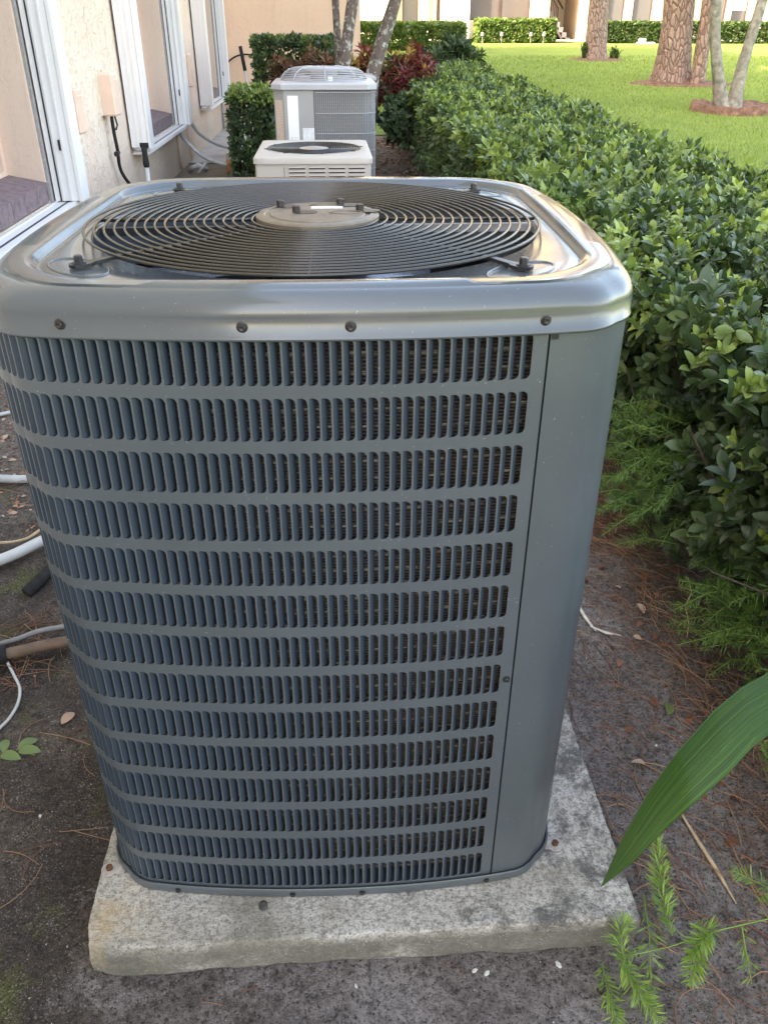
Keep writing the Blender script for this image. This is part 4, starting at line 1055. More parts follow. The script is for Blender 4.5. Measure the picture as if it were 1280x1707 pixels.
bush('shrub', 'glossy dark green broad leaved shrub at the far end of the hedge', 'shrub', 1.85, 12.6, .35, .55, .5, 1.0, 420, 8, .19, [.15, .3, .4], 'leaf', LONG, LONGF, False, upright=.6)
# far hedges
bush('hedge', 'clipped hedge in front of the white wall, seen past the end of the peach wing', 'hedge', 2.35, 26.2, .95, 1.75, .6, .70, 2400, 5, .12, [.5, .7, .9], 'leaf_far')
bush('hedge', 'low clipped hedge under the porch screens of the far building', 'hedge', 6.45, 30.3, 1.08, 1.32, .45, .70, 2000, 5, .12, [.4, .6, .85], 'leaf_far')
bush('hedge', 'dark clipped hedge under the far windows between the two pines', 'hedge', 10.25, 30.3, 1.08, 1.05, .45, .64, 1500, 5, .12, [.1, .25, .4], 'leaf_far')
bush('hedge', 'dark clipped hedge under the far windows behind and right of the thick pine', 'hedge', 13.7, 30.3, 1.08, 2.2, .45, .64, 2400, 5, .12, [.1, .25, .4], 'leaf_far')

# ================================================================ TRUNKS
def trunk(parent, pts, rad, mat, n=18, flare=0, amp=.0, roots=0):
    P = [Vector(p) for p in pts]; Q = []; Rd = []
    for i in range(len(P)-1):
        for k in range(8): t = k/8; Q.append(P[i].lerp(P[i+1], t)); Rd.append(rad[i]+(rad[i+1]-rad[i])*t)
    Q.append(P[-1]); Rd.append(rad[-1])
    b = MB(); b.tube(Q, Rd, n); V = []
    for v in b.V:
        v = Vector(v); f = flare*math.exp(-max(0, v.z)/.22); a = math.atan2(v.y-P[0].y, v.x-P[0].x)
        d = 1+f*(1+.45*math.sin(a*roots)) if roots else 1+f
        nz = amp*noise.noise((v.x*5, v.y*5, v.z*2.5)); c = P[0] if v.z < .7 else None
        if c: v = Vector((c.x+(v.x-c.x)*d, c.y+(v.y-c.y)*d, v.z))
        V.append((v.x+nz, v.y+nz, v.z))
    b.V = V; return b.put('trunk', mat, parent, True)
def crown_pine(parent, top, rad, n):
    O = np.array(top)+rng.normal(0, 1, (n, 3))*np.array([rad, rad, rad*.5]); D = rng.normal(0, 1, (n, 3)); D[:, 2] += .3
    T_ = np.array([(0, -.02, 0), (1, 0, 0), (0, .02, 0), (0, 0, .02)]); F_ = np.array([(0, 1, 2, 3)])
    d = shoots(O, D, 12, np.full(n, .28), rng.uniform(0, 1, n), 1.1, .5); V, FF, ti = instance(T_, F_, *d[:4], d[4])
    o = put('crown', mesh('crown', V, FF, M['pine'], False, {'tint': ti}), parent); o['kind'] = 'stuff'
    b = MB()
    for i in range(8):
        a = rng.uniform(0, 6.28); b.tube([(top[0], top[1], top[2]-1.2), (top[0]+math.cos(a)*rad*.8, top[1]+math.sin(a)*rad*.8, top[2]+rng.uniform(-.5, .5))], [.06, .02], 5)
    b.put('limbs', 'pine_bark', parent, True)
def tree(name, label, cat, x, y, group=None): return thing(name, label, cat, (x, y, zt(x, y)), 0, group)
# thick pine, thin pine, far pine, twin palm
T1 = tree('pine_tree', 'farther pine with reddish flaking bark standing alone on the lawn', 'tree', 6.92, 22.03)
trunk(T1, [(0, 0, -.1), (-.07, 0, 1.2), (-.15, 0, 3), (-.3, 0, 9)], [.275, .24, .23, .18], 'pine_bark', 20, .30, .03, 5); crown_pine(T1, (.1, 0, 10), 1.7, 900)
T2 = tree('pine_tree', 'thickest pine on the lawn with flared roots and scaly bark', 'tree', 6.60, 15.75)
trunk(T2, [(0, 0, -.1), (-.09, 0, 1.2), (-.20, 0, 3), (-.3, .2, 10)], [.32, .275, .26, .18], 'pine_bark', 24, .34, .03, 7); crown_pine(T2, (.3, .2, 11), 1.9, 1000)
T3 = tree('pine_tree', 'slender pine leaning beside the thickest pine', 'tree', 6.92, 15.28)
trunk(T3, [(0, 0, -.1), (-.05, 0, 1.0), (-.15, 0, 3), (-.1, 0, 8)], [.135, .12, .11, .07], 'pine_bark', 14, .20, .02, 4); crown_pine(T3, (-.1, 0, 8.6), 1.1, 500)
PT = tree('palm_tree', 'pale grey tree with two smooth stems splitting in a V on the lawn', 'tree', 5.86, 11.42)
trunk(PT, [(-.06, 0, -.05), (-.25, 0, .45), (-.42, 0, .95), (-.50, 0, 1.45), (-.45, 0, 5)], [.100, .078, .074, .074, .06], 'palm_bark', 14, .35, .012, 3)
trunk(PT, [(.05, 0, -.05), (.06, 0, .6), (.17, 0, 1.45), (.9, 0, 4.6)], [.105, .076, .070, .055], 'palm_bark', 14, .35, .012, 3)
def fronds(parent, tips, L=1.3, nfr=9):
    for c in tips:
        O, A, Nn = [], [], []
        b = MB()
        for k in range(nfr):
            a = 2*PI*k/nfr+rng.uniform(-.2, .2); pts = []
            for i in range(9):
                t = i/8; pts.append((c[0]+math.cos(a)*L*t, c[1]+math.sin(a)*L*t, c[2]+.6*t-1.1*t*t))
            b.tube(pts, [.018*(1-.8*i/8) for i in range(9)], 5, cap=False)
            for i in range(1, 40):
                t = i/40; j = min(7, int(t*8)); p = np.array(pts[j])*(1-(t*8-j))+np.array(pts[j+1])*(t*8-j)
                for sg in (-1, 1): O.append(p); A.append((-math.sin(a)*sg+math.cos(a)*.5, math.cos(a)*sg+math.sin(a)*.5, -.35)); Nn.append((0, 0, 1))
        V, FF, ti = instance(LONG, LONGF, np.array(O), np.array(A), np.array(Nn), np.full(len(O), .34), rng.uniform(.1, .5, len(O)))
        o = put('frond', mesh('frond', V, FF, M['leaf_far'], True, {'tint': ti}), parent); b.put('rachis', 'stem_green', parent, True)
fronds(PT, [(-.45, 0, 5), (.9, 0, 4.6)])
# palms behind the units
for lab, x, y, pts, rad in (('thin brown palm trunk, leftmost of the three behind the domed unit', .18, 9.35, [(0, 0, 0), (0, 0, 1.2), (-.045, 0, 2.2), (-.1, 0, 4.4)], [.055, .042, .038, .03]),
                            ('upright lichen spotted palm trunk, middle of the three behind the domed unit', .20, 9.15, [(0, 0, 0), (.02, 0, 1.05), (.17, 0, 1.9), (.5, 0, 4)], [.085, .070, .062, .05]),
                            ('lichen spotted palm trunk leaning right beside the red croton', .46, 9.15, [(-.02, 0, 0), (.10, 0, 1.05), (.385, 0, 1.85), (1.15, .1, 3.9)], [.105, .082, .066, .05])):
    t_ = thing('palm_tree', lab, 'tree', (x, y, 0)); trunk(t_, pts, rad, 'lichen', 14, .2, .01, 3); fronds(t_, [pts[-1]], 1.0, 8)
# mulch rings
def mulch(x, y, rx, ry, lab, h=.07, rim=False):
    b = MB(); nseg = 40; k = 0; z0 = zt(x, y)+.012
    prof = ((0, .5), (.5, .6), (.8, .8), (.94, 1.0), (1.0, .0)) if rim else ((0, 1), (.5, .8), (.85, .4), (1.0, 0.))
    V = []; F = []
    for i, (r, hh) in enumerate(prof):
        for j in range(nseg):
            a = 2*PI*j/nseg; wv = 1+.12*noise.noise((math.cos(a)*2, math.sin(a)*2, x)); xx, yy = x+rx*r*wv*math.cos(a), y+ry*r*wv*math.sin(a)
            V.append((xx-x, yy-y, zt(xx, yy)+.013-z0+h*hh*(1+.5*noise.noise((xx*6, yy*6, 2)))-(.02 if hh == 0 else 0)))
    for i in range(len(prof)-1):
        for j in range(nseg): F.append((i*nseg+j, i*nseg+(j+1) % nseg, (i+1)*nseg+(j+1) % nseg, (i+1)*nseg+j))
    o = put('mulch_ring', mesh('mulch_ring', V, F, M['mulch'], True), None, (x, y, z0)); tag(o, lab, 'mulch bed')
mulch(6.95, 22.0, .75, .7, 'small reddish mulch bed round the farther lone pine', .05)
mulch(6.75, 15.6, 1.05, .75, 'wide reddish mulch bed under the thick and the slender pine', .05)
mulch(5.92, 11.40, .62, .55, 'raised ring of brown mulch round the V shaped pale tree', .11, True)
bush('weed', 'small green weed growing right of the farther lone pine', 'plant', 7.38, 21.95, .81, .10, .1, .30, 40, 6, .1, [.5, .7], 'leaf_far', box=False)
bush('weed', 'thin green sucker on the left side of the farther lone pine', 'plant', 6.62, 22.0, .81, .07, .1, .45, 40, 6, .09, [.5, .7], 'leaf_far', box=False)

# ================================================================ FAR BUILDING
fb = thing('apartment_building', 'long peach two storey apartment building beyond the lawn with open stairs', 'building', (0, 32, 1.157))
b = MB(); H_ = 6.2
openings = [(5.16, 7.31, .62, 2.3), (7.93, 9.08, -.1, 2.5), (9.40, 9.85, .5, 2.2), (10.10, 10.70, .5, 2.2), (11.0, 11.72, .5, 2.2), (13.75, 14.42, .5, 2.2), (14.59, 15.21, .5, 2.2), (2.78, 3.35, .1, 2.2), (3.98, 4.12, .1, 2.2), (16.6, 18.2, .5, 2.2)]
openings.sort(); xx = -10
for x0, x1, z0, z1 in openings:
    b.box(xx, x0, 0, .3, -1.2, 2.5); b.box(x0, x1, 0, .3, z1, 2.5) if z1 < 2.5 else None; b.box(x0, x1, 0, .3, -1.2, z0); xx = x1
b.box(xx, 40, 0, .3, -1.2, 2.5); b.box(-10, 40, 0, .3, 2.5, H_); b.box(-10, 40, 4.5, 5, -1, H_)
b.box(7.50, 7.92, -.35, -.002, -.2, 2.6); b.box(12.6, 12.9, -.18, -.002, -.2, 2.6); b.box(14.44, 14.57, -.12, -.002, -.2, 2.6)
b.put('wall', 'facade', fb)
b = MB(); b.box(4.20, 5.12, -.30, -.003, -.2, H_); b.box(1.0, 2.5, -.30, -.003, -.2, H_); b.box(3.40, 3.70, -.1, -.003, -.2, 2.6); b.put('white_wall', 'facade_white', fb)
b = MB(); b.box(-10.3, 40.3, -.5, 5.3, H_+.002, H_+.3); b.put('roof', 'tile', fb)
for i, (x0, x1, z0, z1) in enumerate(openings):
    if z0 < 0: continue
    q = MB(); f = .05; q.box(x0, x0+f, .08, .14, z0, z1); q.box(x1-f, x1, .08, .14, z0, z1); q.box(x0+f, x1-f, .08, .14, z0, z0+f); q.box(x0+f, x1-f, .08, .14, z1-f, z1)
    if x1-x0 > 1.5: q.box((x0+x1)/2-.04, (x0+x1)/2+.04, .08, .14, z0+f, z1-f)
    wn = q.put('window', 'rail', fb)
    q = MB(); q.box(x0+f, x1-f, .105, .115, z0+f, z1-f); q.put('pane', 'screen' if x1-x0 > 1.5 else 'glass_dark', wn)
    if 14.5 < x0 < 15: q = MB(); q.box(x0+f, x1-f, .098, .103, .95, z1-f); q.put('blind', 'label', wn)
# stairwell and stairs rising away to the left
b = MB(); b.box(7.93, 9.08, 2.1, 2.2, -.1, 2.5); b.box(9.08, 9.2, .3, 2.2, -.1, 2.5); b.box(7.81, 7.93, .3, 2.2, -.1, 2.5); b.put('stairwell_wall', 'facade', fb)
sta = MB(); sta.box(7.93, 9.08, .0, 2.1, -.12, -.08); sto = sta.put('stair_landing', 'walk_far', fb)
for i in range(9):
    q = MB(); x1 = 8.98-i*.14; q.box(x1-.14-(.03 if i < 8 else 0), x1, .55, 1.9, -.08+.0*i, .09+i*.165) if i == 0 else q.box(max(7.94, x1-.17), x1, .55, 1.9, .09+(i-1)*.165+.002, .09+i*.165)
    if x1-.14 > 7.9: q.put('step', 'walk_far', sto)
q = MB(); q.add([(8.72, .50, .0), (8.66, .50, .0), (7.95, .50, .95), (7.95, .50, 1.12), (8.72, .54, .0), (8.66, .54, .0), (7.95, .54, .95), (7.95, .54, 1.12)], [(0, 1, 2, 3), (7, 6, 5, 4), (0, 3, 7, 4), (1, 5, 6, 2)]); q.put('stringer', 'facade', sto)
q = MB()
q.tube([(8.42, .46, 1.0), (7.95, .46, 1.62)], .022, 6); q.tube([(8.42, .46, .35), (7.95, .46, .97)], .018, 6); q.tube([(8.42, .46, .1), (8.42, .46, 1.02)], .022, 6)
for i in range(1, 8): x = 8.42-i*.062; q.tube([(x, .46, .35+i*.082), (x, .46, 1.0+i*.082)], .011, 5)
q.put('railing', 'rail', sto, True)
q = MB(); q.tube([(9.0, 2.04, 1.02), (8.1, 2.04, 2.1)], .022, 6); q.put('handrail', 'rail', sto, True)
b = MB(); b.box(7.72, 7.90, -.40, -.36, 1.55, 2.3); b.box(7.76, 7.82, -.42, -.401, 1.3, 1.6); tag(b.put('red_flag', 'hose_red', None, False, (0, 32, 1.157)), 'small red and white flag hanging on the column left of the stairs', 'flag')
for x, lab in ((4.9, 'leftmost'), (5.35, 'second from left'), (6.0, 'third from left'), (6.98, 'fourth from left'), (7.42, 'rightmost')):
    g = thing('garden_light', 'small solar garden light, %s of the five before the low clipped hedge' % lab, 'garden light', (x-.08, 29.7, zt(x, 29.7)))
    b = MB(); b.lathe([(.012, 0), (.012, .22)], 8); b.put('stake', 'cable_grey', g); b = MB(); b.lathe([(.03, .22), (.06, .23), (.05, .30), (.06, .31), (.03, .34), (0, .34)], 10, cap=False); b.put('lamp_head', 'cable_grey', g)
b = MB(); b.box(7.45, 7.95, 31.25, 31.5, 1.16, 1.225, .01); b.box(7.55, 7.72, 31.3, 31.45, 1.227, 1.36, .02); tag(b.put('step_stone', 'facade_white'), 'white stone block at the foot of the stairs column', 'stone')
b = MB(); b.box(10.55, 11.15, 29.65, 29.85, 1.08, 1.14, .01); b.box(10.62, 10.85, 29.7, 29.82, 1.142, 1.25, .02); tag(b.put('step_stone', 'facade_white'), 'white splash block by the dark hedge between the pines', 'stone')

# ================================================================ PIPES LEFT OF THE MAIN UNIT
pipe('conduit', 'pale grey conduit running level from the wall into the side of the main unit', 'conduit', [(-1.73, 1.50, .12), (-1.4, 1.42, .03), (-1.2, 1.38, .022), (-1.0, 1.36, .025), (-.7, 1.2, .03), (-.5, .7, .06)], .016, 'pvc_dirty', 10)
pipe('conduit', 'thick white drain pipe slanting beside the main unit', 'pipe', [(-1.70, .45, .03), (-1.35, .62, .032), (-1.06, .80, .034), (-.94, .92, .036), (-.75, 1.12, .04), (-.5, 1.3, .05)], .018, 'pvc', 12)
pipe('cable', 'thin cream cable lying above the thick white drain pipe', 'cable', [(-1.6, .75, .05), (-1.2, .92, .02), (-1.02, .93, .03), (-.93, .95, .07), (-.8, 1.1, .05), (-.6, 1.2, .03)], .005, 'straw')
pipe('pipe', 'black foam insulated pipe emerging behind the left edge of the main unit', 'pipe', [(-.925, .665, .006), (-.88, .73, .03), (-.82, .82, .06), (-.70, .90, .12), (-.5, .95, .16)], .019, 'rubber', 12)
pipe('pipe', 'brown insulated pipe running into the left side of the main unit', 'pipe', [(-.91, .345, .03), (-.85, .365, .032), (-.78, .385, .034), (-.70, .40, .036), (-.5, .43, .05)], .0155, 'pipe_brown', 12)
pipe('cable', 'grey cable above the brown insulated pipe', 'cable', [(-1.3, .37, .01), (-1.05, .39, .012), (-.9, .42, .02), (-.82, .45, .03), (-.74, .465, .035), (-.5, .5, .06)], .008, 'cable_grey', 8)
pipe('pipe', 'black rubber pipe elbow at the left edge of the view', 'pipe', [(-1.4, .20, .04), (-1.1, .27, .04), (-.96, .325, .035), (-.90, .35, .031), (-.875, .357, .031)], .025, 'rubber', 14)
pipe('cable', 'thin white wire wriggling over the soil left of the unit', 'wire', [(-.95, .43, .02), (-.90, .375, .03), (-.865, .33, .012), (-.845, .30, .008), (-.812, .245, .008), (-.800, .19, .008), (-.805, .14, .007), (-.820, .10, .007), (-.815, .075, .007), (-.86, .05, .008), (-.95, .02, .01)], .0042, 'pvc', 6)
b = MB(); b.tube([(-.905+.028*math.cos(t), .265+.028*math.sin(t), .012) for t in np.linspace(0, 2*PI, 24)[:-1]], .008, 6, close=True); tag(b.put('rubber_ring', 'black', None, True), 'black rubber ring on the soil below the black pipe elbow', 'ring')
pipe('cable', 'white wire end on the pale litter up the left side', 'wire', [(-1.7, 1.9, .03), (-1.45, 2.0, .015), (-1.30, 2.15, .02), (-1.22, 2.35, .06), (-1.1, 2.6, .08)], .009, 'pvc', 8)

# ================================================================ GROUND LITTER
def gz(x, y): return .006*noise.noise((x*9, y*9, .3))+.003*noise.noise((x*31, y*31, 1.3))+zt(x, y)
def in_pad(x, y, m=.01): return -.452-m < x < .542+m and -.52-m < y < .53+m
def needles(name, lab, P, ang, L, z, group=None, kind='stuff', wd=.0011):
    V = []; F = []; ti = []
    for (x, y), a, l, zz in zip(P, ang, L, z):
        k = len(V); cv = rng.normal(0, 1.6); t0 = rng.random(); ns = 5; lift = rng.uniform(.001, .012); tl = rng.normal(0, .008)
        cx_, cy_ = x-math.cos(a)*l/2, y-math.sin(a)*l/2; aa = a-cv*l/2*3
        for i in range(ns+1):
            t = i/ns; zc = zz+lift*math.sin(PI*t)+tl*t*.5+.0012
            zc = max(zc, gz(cx_, cy_)+.001)
            for q in range(3):
                th = 2*PI*q/3; V.append((cx_-math.sin(aa)*wd*math.cos(th), cy_+math.cos(aa)*wd*math.cos(th), zc+wd*math.sin(th))); ti.append(t0)
            cx_ += math.cos(aa)*l/ns; cy_ += math.sin(aa)*l/ns; aa += cv*l/ns*6
        for i in range(ns):
            for q in range(3): F.append((k+i*3+q, k+i*3+(q+1) % 3, k+i*3+3+(q+1) % 3, k+i*3+3+q))
    o = put(name, mesh(name, V, np.array(F), M['needle'], False, {'tint': ti})); tag(o, lab, 'pine needles', None, kind); return o
P = []; A_ = []; L_ = []; Z = []
def sc(n, xr, yr, za=.004, ang=None, cond=None, ln=(.07, .17)):
    c = 0
    while c < n:
        x = rng.normal(*xr[1:]) if xr[0] == 'n' else rng.uniform(*xr[1:]); y = rng.uniform(*yr)
        if in_pad(x, y, .02) or x < -1.72 or x > 2: continue
        if cond and not cond(x, y): continue
        P.append((x, y)); A_.append(rng.uniform(0, PI) if ang is None else rng.normal(ang, .55)); L_.append(rng.uniform(*ln)); Z.append(gz(x, y)+rng.uniform(0, za)); c += 1
sc(650, ('n', .98, .10), (-.7, 2.6), .022, 1.9)
sc(260, ('n', .80, .10), (.75, 1.35), .028, 2.6)
sc(230, ('u', .58, .95), (-.65, 1.3), .004, 2.1)
sc(60, ('u', .56, .95), (-.75, -.1), .004, 2.3)
sc(26, ('u', -1.2, -.55), (-.6, .6), .003)
sc(70, ('n', -.86, .06), (.25, .55), .006)
sc(260, ('u', -1.6, -.7), (1.2, 3.0), .012)
sc(10, ('u', -.4, .5), (-.75, -.54), .002, 0, None, (.03, .07))
sc(200, ('u', 1.0, 1.5), (2.5, 9), .01)
needles('pine_needles', 'reddish dry pine needles scattered over the soil beside the hedge and unit', P, A_, L_, Z)
# straws on the slab edge
needles('pine_straw', 'few bent pine needles at the front left of the slab', [(-.54, -.20), (-.52, -.215), (-.63, -.245), (-.65, -.26)], [.02, -.35, .25, 2.7], [.10, .10, .10, .09], [.004]*4, None, 'stuff', .0010)
# grains of grit
TET = np.array([(0, 0, .8), (.9, 0, 0), (-.3, .8, .1), (-.5, -.75, 0), (.1, .1, -.6)])*.5; TF = np.array([(0, 1, 2), (0, 2, 3), (0, 3, 1), (4, 2, 1), (4, 3, 2), (4, 1, 3)])
n = 30000; X = rng.uniform(-1.15, 1.15, n); Y = rng.uniform(-.85, 1.6, n)
k = [i for i in range(n) if not in_pad(X[i], Y[i], .0) ]; O = np.array([(X[i], Y[i], gz(X[i], Y[i])+.001) for i in k])
S = np.exp(rng.normal(-5.85, .40, len(k))); tt = np.clip(rng.beta(1.2, 3.2, len(k)), 0, 1); tt[rng.random(len(k)) < .02] = 1
V, FF, ti = instance(TET, TF, O, rng.normal(size=(len(k), 3)), rng.normal(size=(len(k), 3)), S, tt)
tag(put('gravel', mesh('gravel', V, FF, M['chip'], False, {'tint': ti})), 'fine grit and small stones bedded in the dark soil around the slab', 'gravel', None, 'stuff')
# pale bark and leaf litter up the left side
n = 2600; X = rng.uniform(-1.68, -.62, n); Y = rng.uniform(1.05, 4.5, n); X2 = rng.uniform(.80, 1.5, 1500); Y2 = rng.uniform(-.7, 9, 1500); X = np.r_[X, X2]; Y = np.r_[Y, Y2]
O = np.array([(a, c, gz(a, c)+.004) for a, c in zip(X, Y)]); A = rng.normal(size=(len(O), 3)); A[:, 2] *= .2; Nn = rng.normal(0, .4, (len(O), 3)); Nn[:, 2] = 1
tt = np.r_[rng.uniform(.45, 1, n), rng.uniform(0, .7, 1500)]
n3_ = 900; O3 = np.c_[rng.uniform(.45, 1.25, n3_), rng.uniform(6.5, 12.5, n3_), np.full(n3_, .01)]; O = np.vstack([O, O3]); A = np.vstack([A, rng.normal(size=(n3_, 3))*[1, 1, .3]]); Nn = np.vstack([Nn, rng.normal(0, .5, (n3_, 3))+[0, 0, 1]]); tt = np.r_[tt, rng.uniform(.1, 1, n3_)]
sz_ = rng.uniform(.012, .035, len(O)); sz_[-n3_:] *= 2.4
V, FF, ti = instance(LT2, LF2, O, A, Nn, sz_, tt)
tag(put('leaf_litter', mesh('leaf_litter', V, FF, M['dead'], False, {'tint': ti})), 'crumbled dry leaf and bark litter along the wall and under the hedge', 'litter', None, 'stuff')
# single dead leaves
DM = [mesh('dead_leaf', LT*np.array([1, 1.2, 1.6]), LF, M['dead'], True, {'tint': np.full(len(LT), t)}) for t in (.2, .55, .9)]
DL = [(.865, .700, .2), (.86, .40, .55), (.83, .355, .9), (.80, .12, .2), (.87, .585, .9), (.72, .02, .2), (.78, .62, .2), (.90, .46, .9), (.93, .24, .2), (.76, .27, .55), (.96, .66, .2), (.98, .95, .55), (.92, 1.08, .2), (.84, .89, .2), (.83, -.06, .55), (.89, -.12, .9), (.99, -.02, .2), (.71, -.10, .9)]
for x, y, t in DL:
    kk = 0 if t < .4 else 1 if t < .8 else 2; wd_ = ('dark brown', 'reddish tan', 'pale bleached')[kk]
    o = put('dead_leaf', DM[kk], None, (x, y, gz(x, y)+.006), (rng.normal(0, .3), rng.normal(0, .3), rng.uniform(0, 6.28)), rng.uniform(.024, .042))
    tag(o, 'small curled %s dead leaf lying on the soil between slab and hedge' % wd_, 'dead leaf', '%s dead leaves on the soil beside the hedge' % wd_)
GLM = mesh('green_leaf', LT*np.array([1, 1.0, 1.2]), LF, M['leaf'], True, {'tint': np.full(len(LT), .55)})
gl = thing('leaf_sprig', 'plucked sprig of four green leaves on the soil at the left edge', 'leaf', (-.755, .015, gz(-.755, .015)+.008), 0)
for dx, dy, a, s in ((.008, .012, -.05, .052), (.004, .018, .70, .05), (-.030, .004, -.30, .052), (-.026, .010, 1.7, .045)):
    put('leaf', GLM, gl, (dx, dy, .003), (.2, -.15, a), s)
o = put('fallen_leaf', mesh('fallen_leaf', LT*np.array([1, 1.1, 1]), LF, M['dead'], True, {'tint': np.full(len(LT), .86)}), None, (-.672, .115, gz(-.67, .12)+.006), (.2, -.1, 1.1), .045); tag(o, 'single pale pinkish tan leaf on the dark soil left of the unit', 'leaf')
o = put('fallen_leaf', GLM, None, (.822, .055, gz(.82, .06)+.006), (.3, -.1, 1.2), .05); tag(o, 'single pale green leaf lying by the palm blade', 'leaf')
# sticks
def ribbon_stick(name, lab, pts, wd, mat):
    b = MB()
    b.tube(pts, [wd*.5]+[wd]*(len(pts)-2)+[wd*.3], 5); o = b.put(name, mat); tag(o, lab, 'stick')
ribbon_stick('dry_reed', 'flat straw coloured reed lying on the soil below the palm blade', [(.742, -.235, .006), (.752, -.32, .008), (.762, -.38, .007), (.770, -.45, .005)], .0052, 'straw')
ribbon_stick('dry_stick', 'bleached forked stick right of the unit', [(.710, .60, .008), (.712, .53, .012), (.722, .44, .010), (.735, .385, .009)], .0058, 'pale_stick')
ribbon_stick('dry_stick', 'short bleached stick meeting the forked stick at an angle', [(.722, .405, .012), (.76, .375, .010), (.80, .365, .006)], .0042, 'pale_stick')
ribbon_stick('dry_twig', 'crooked pale twig dangling before the hedge foot', [(.985, .42, .16), (.995, .40, .12), (.975, .38, .09), (.985, .36, .05), (.98, .34, .01)], .0018, 'straw')
# white chips in front of the slab
for x, y, s, lab in ((.241, -.545, .011, 'left of the pair of white shells in front of the slab'), (.262, -.552, .012, 'right of the pair of white shells in front of the slab'), (.395, -.545, .014, 'broken white shell near the front right corner of the slab'), (.025, -.560, .008, 'tiny white chip before the middle of the slab'), (-.645, -.155, .009, 'tiny white curl on the dark soil left of the slab')):
    b = MB(); b.lathe([(0, 0), (.5, .06), (.6, .16), (.34, .3), (0, .26)], 6, cap=False); o = b.put('white_shell', 'white_chip', None, False, (x, y, gz(x, y))); o.scale = (s*.6, s*1.0, s*.7); o.rotation_euler = (0, 0, x*9); tag(o, lab, 'shell')

# ================================================================ FERNS
NT = np.array([(0, -.055, 0), (.5, -.06, .0), (1, 0, 0), (.5, .06, 0), (0, .055, 0)]); NF = np.array([(0, 1, 3, 4), (1, 2, 2, 3)])
NT = np.array([(0, -.035, 0), (.7, -.048, 0), (1, 0, 0), (.55, .05, .0)]); NF = np.array([(0, 1, 2, 3)])
def fern(label, fronds_, tint, loc, nl=.016, dens=260, name='asparagus_fern'):
    t = thing(name, label, 'fern', loc); O, A, Nn, S, T_ = [], [], [], [], []; b = MB()
    for pts, dn in fronds_:
        P = [np.array(p) for p in pts]; seg = [np.linalg.norm(P[i+1]-P[i]) for i in range(len(P)-1)]; L = sum(seg)
        b.tube([tuple(p-np.array(loc)) for p in P], [.0016*(1-.6*i/len(P)) for i in range(len(P))], 5, cap=False)
        n = int(L*dens*1.7*dn); 
        for k in range(n):
            s = L*(k+rng.random())/max(1, n); i = 0; q = s
            while i < len(seg)-1 and q > seg[i]: q -= seg[i]; i += 1
            d = (P[i+1]-P[i])/seg[i]; p = P[i]+d*q; u = rng.normal(size=3); u -= d*(u@d); u /= np.linalg.norm(u)
            f = .45+.55*math.sin(PI*min(1, s/L*1.0)) ; O.append(p-np.array(loc)); A.append(u+d*rng.uniform(.3, 1.0)); Nn.append((0, 0, 1) if rng.random() < .5 else rng.normal(size=3)); S.append(nl*1.35*f*rng.uniform(.7, 1.25)); T_.append(tint+rng.normal(0, .12)+.25*(s/L))
    V, FF, ti = instance(NT, NF, np.array(O), np.array(A), np.array(Nn)+1e-4, np.array(S), np.clip(T_, 0, 1))
    o = put('leaflets', mesh('leaflets', V, FF, M['fern'], False, {'tint': ti}), t); o['kind'] = 'stuff'
    b.put('stem', 'stem_green', t, True)['kind'] = 'stuff'; return t
fr = []
main = [(0.7969, -0.5635, 0.150), (0.6569, -0.5753, 0.130), (0.5598, -0.5893, 0.110), (0.5082, -0.5908, 0.100), (0.4773, -0.5935, 0.090)]
fr.append((main, .05))
fr.append(([(0.5739, -0.5748, 0.120), (0.5734, -0.5366, 0.130), (0.5859, -0.4733, 0.140), (0.6042, -0.3984, 0.150)], 1.9))
fr.append(([(0.6361, -0.5740, 0.130), (0.6122, -0.5986, 0.120), (0.5815, -0.6466, 0.100)], 2.2))
fr.append(([(0.6071, -0.5667, 0.130), (0.6367, -0.5803, 0.140), (0.5928, -0.6079, 0.120)], 1.8))
fr.append(([(0.5100, -0.5856, 0.100), (0.4825, -0.5938, 0.090), (0.5035, -0.6500, 0.070), (0.5254, -0.6800, 0.060)], 2.0))
fr.append(([(0.4842, -0.5998, 0.100), (0.4873, -0.5570, 0.100), (0.5139, -0.5249, 0.100)], 1.3))
fr.append(([(0.4665, -0.5629, 0.030), (0.4619, -0.6105, 0.030), (0.4592, -0.6795, 0.030)], 1.2))
fr.append(([(0.5628, -0.4739, 0.090), (0.5497, -0.5485, 0.080), (0.5173, -0.6647, 0.050)], .45))
fr.append(([(0.6981, -0.5668, 0.130), (0.6948, -0.6128, 0.100), (0.6933, -0.6424, 0.080)], .35))
fern('bright green feathery fern sprig creeping over the slab corner at bottom right', fr, .72, (.62, -.55, .1), .023, 460)
fern('small light green fern tip at the right edge above the creeping sprig', [([(0.7763, -0.5347, 0.160), (0.7527, -0.5156, 0.160), (0.7069, -0.4898, 0.170)], 1.6), ([(0.7740, -0.5499, 0.140), (0.7449, -0.5308, 0.140)], 1.4)], .66, (.8, -.4, .15), .019, 300)
fern('light green fern tuft at the right edge above the palm blade', [([(0.8738, -0.3654, 0.200), (0.8537, -0.3231, 0.220), (0.8822, -0.2281, 0.200)], 2.)], .55, (.95, -.2, .2), .02, 300)
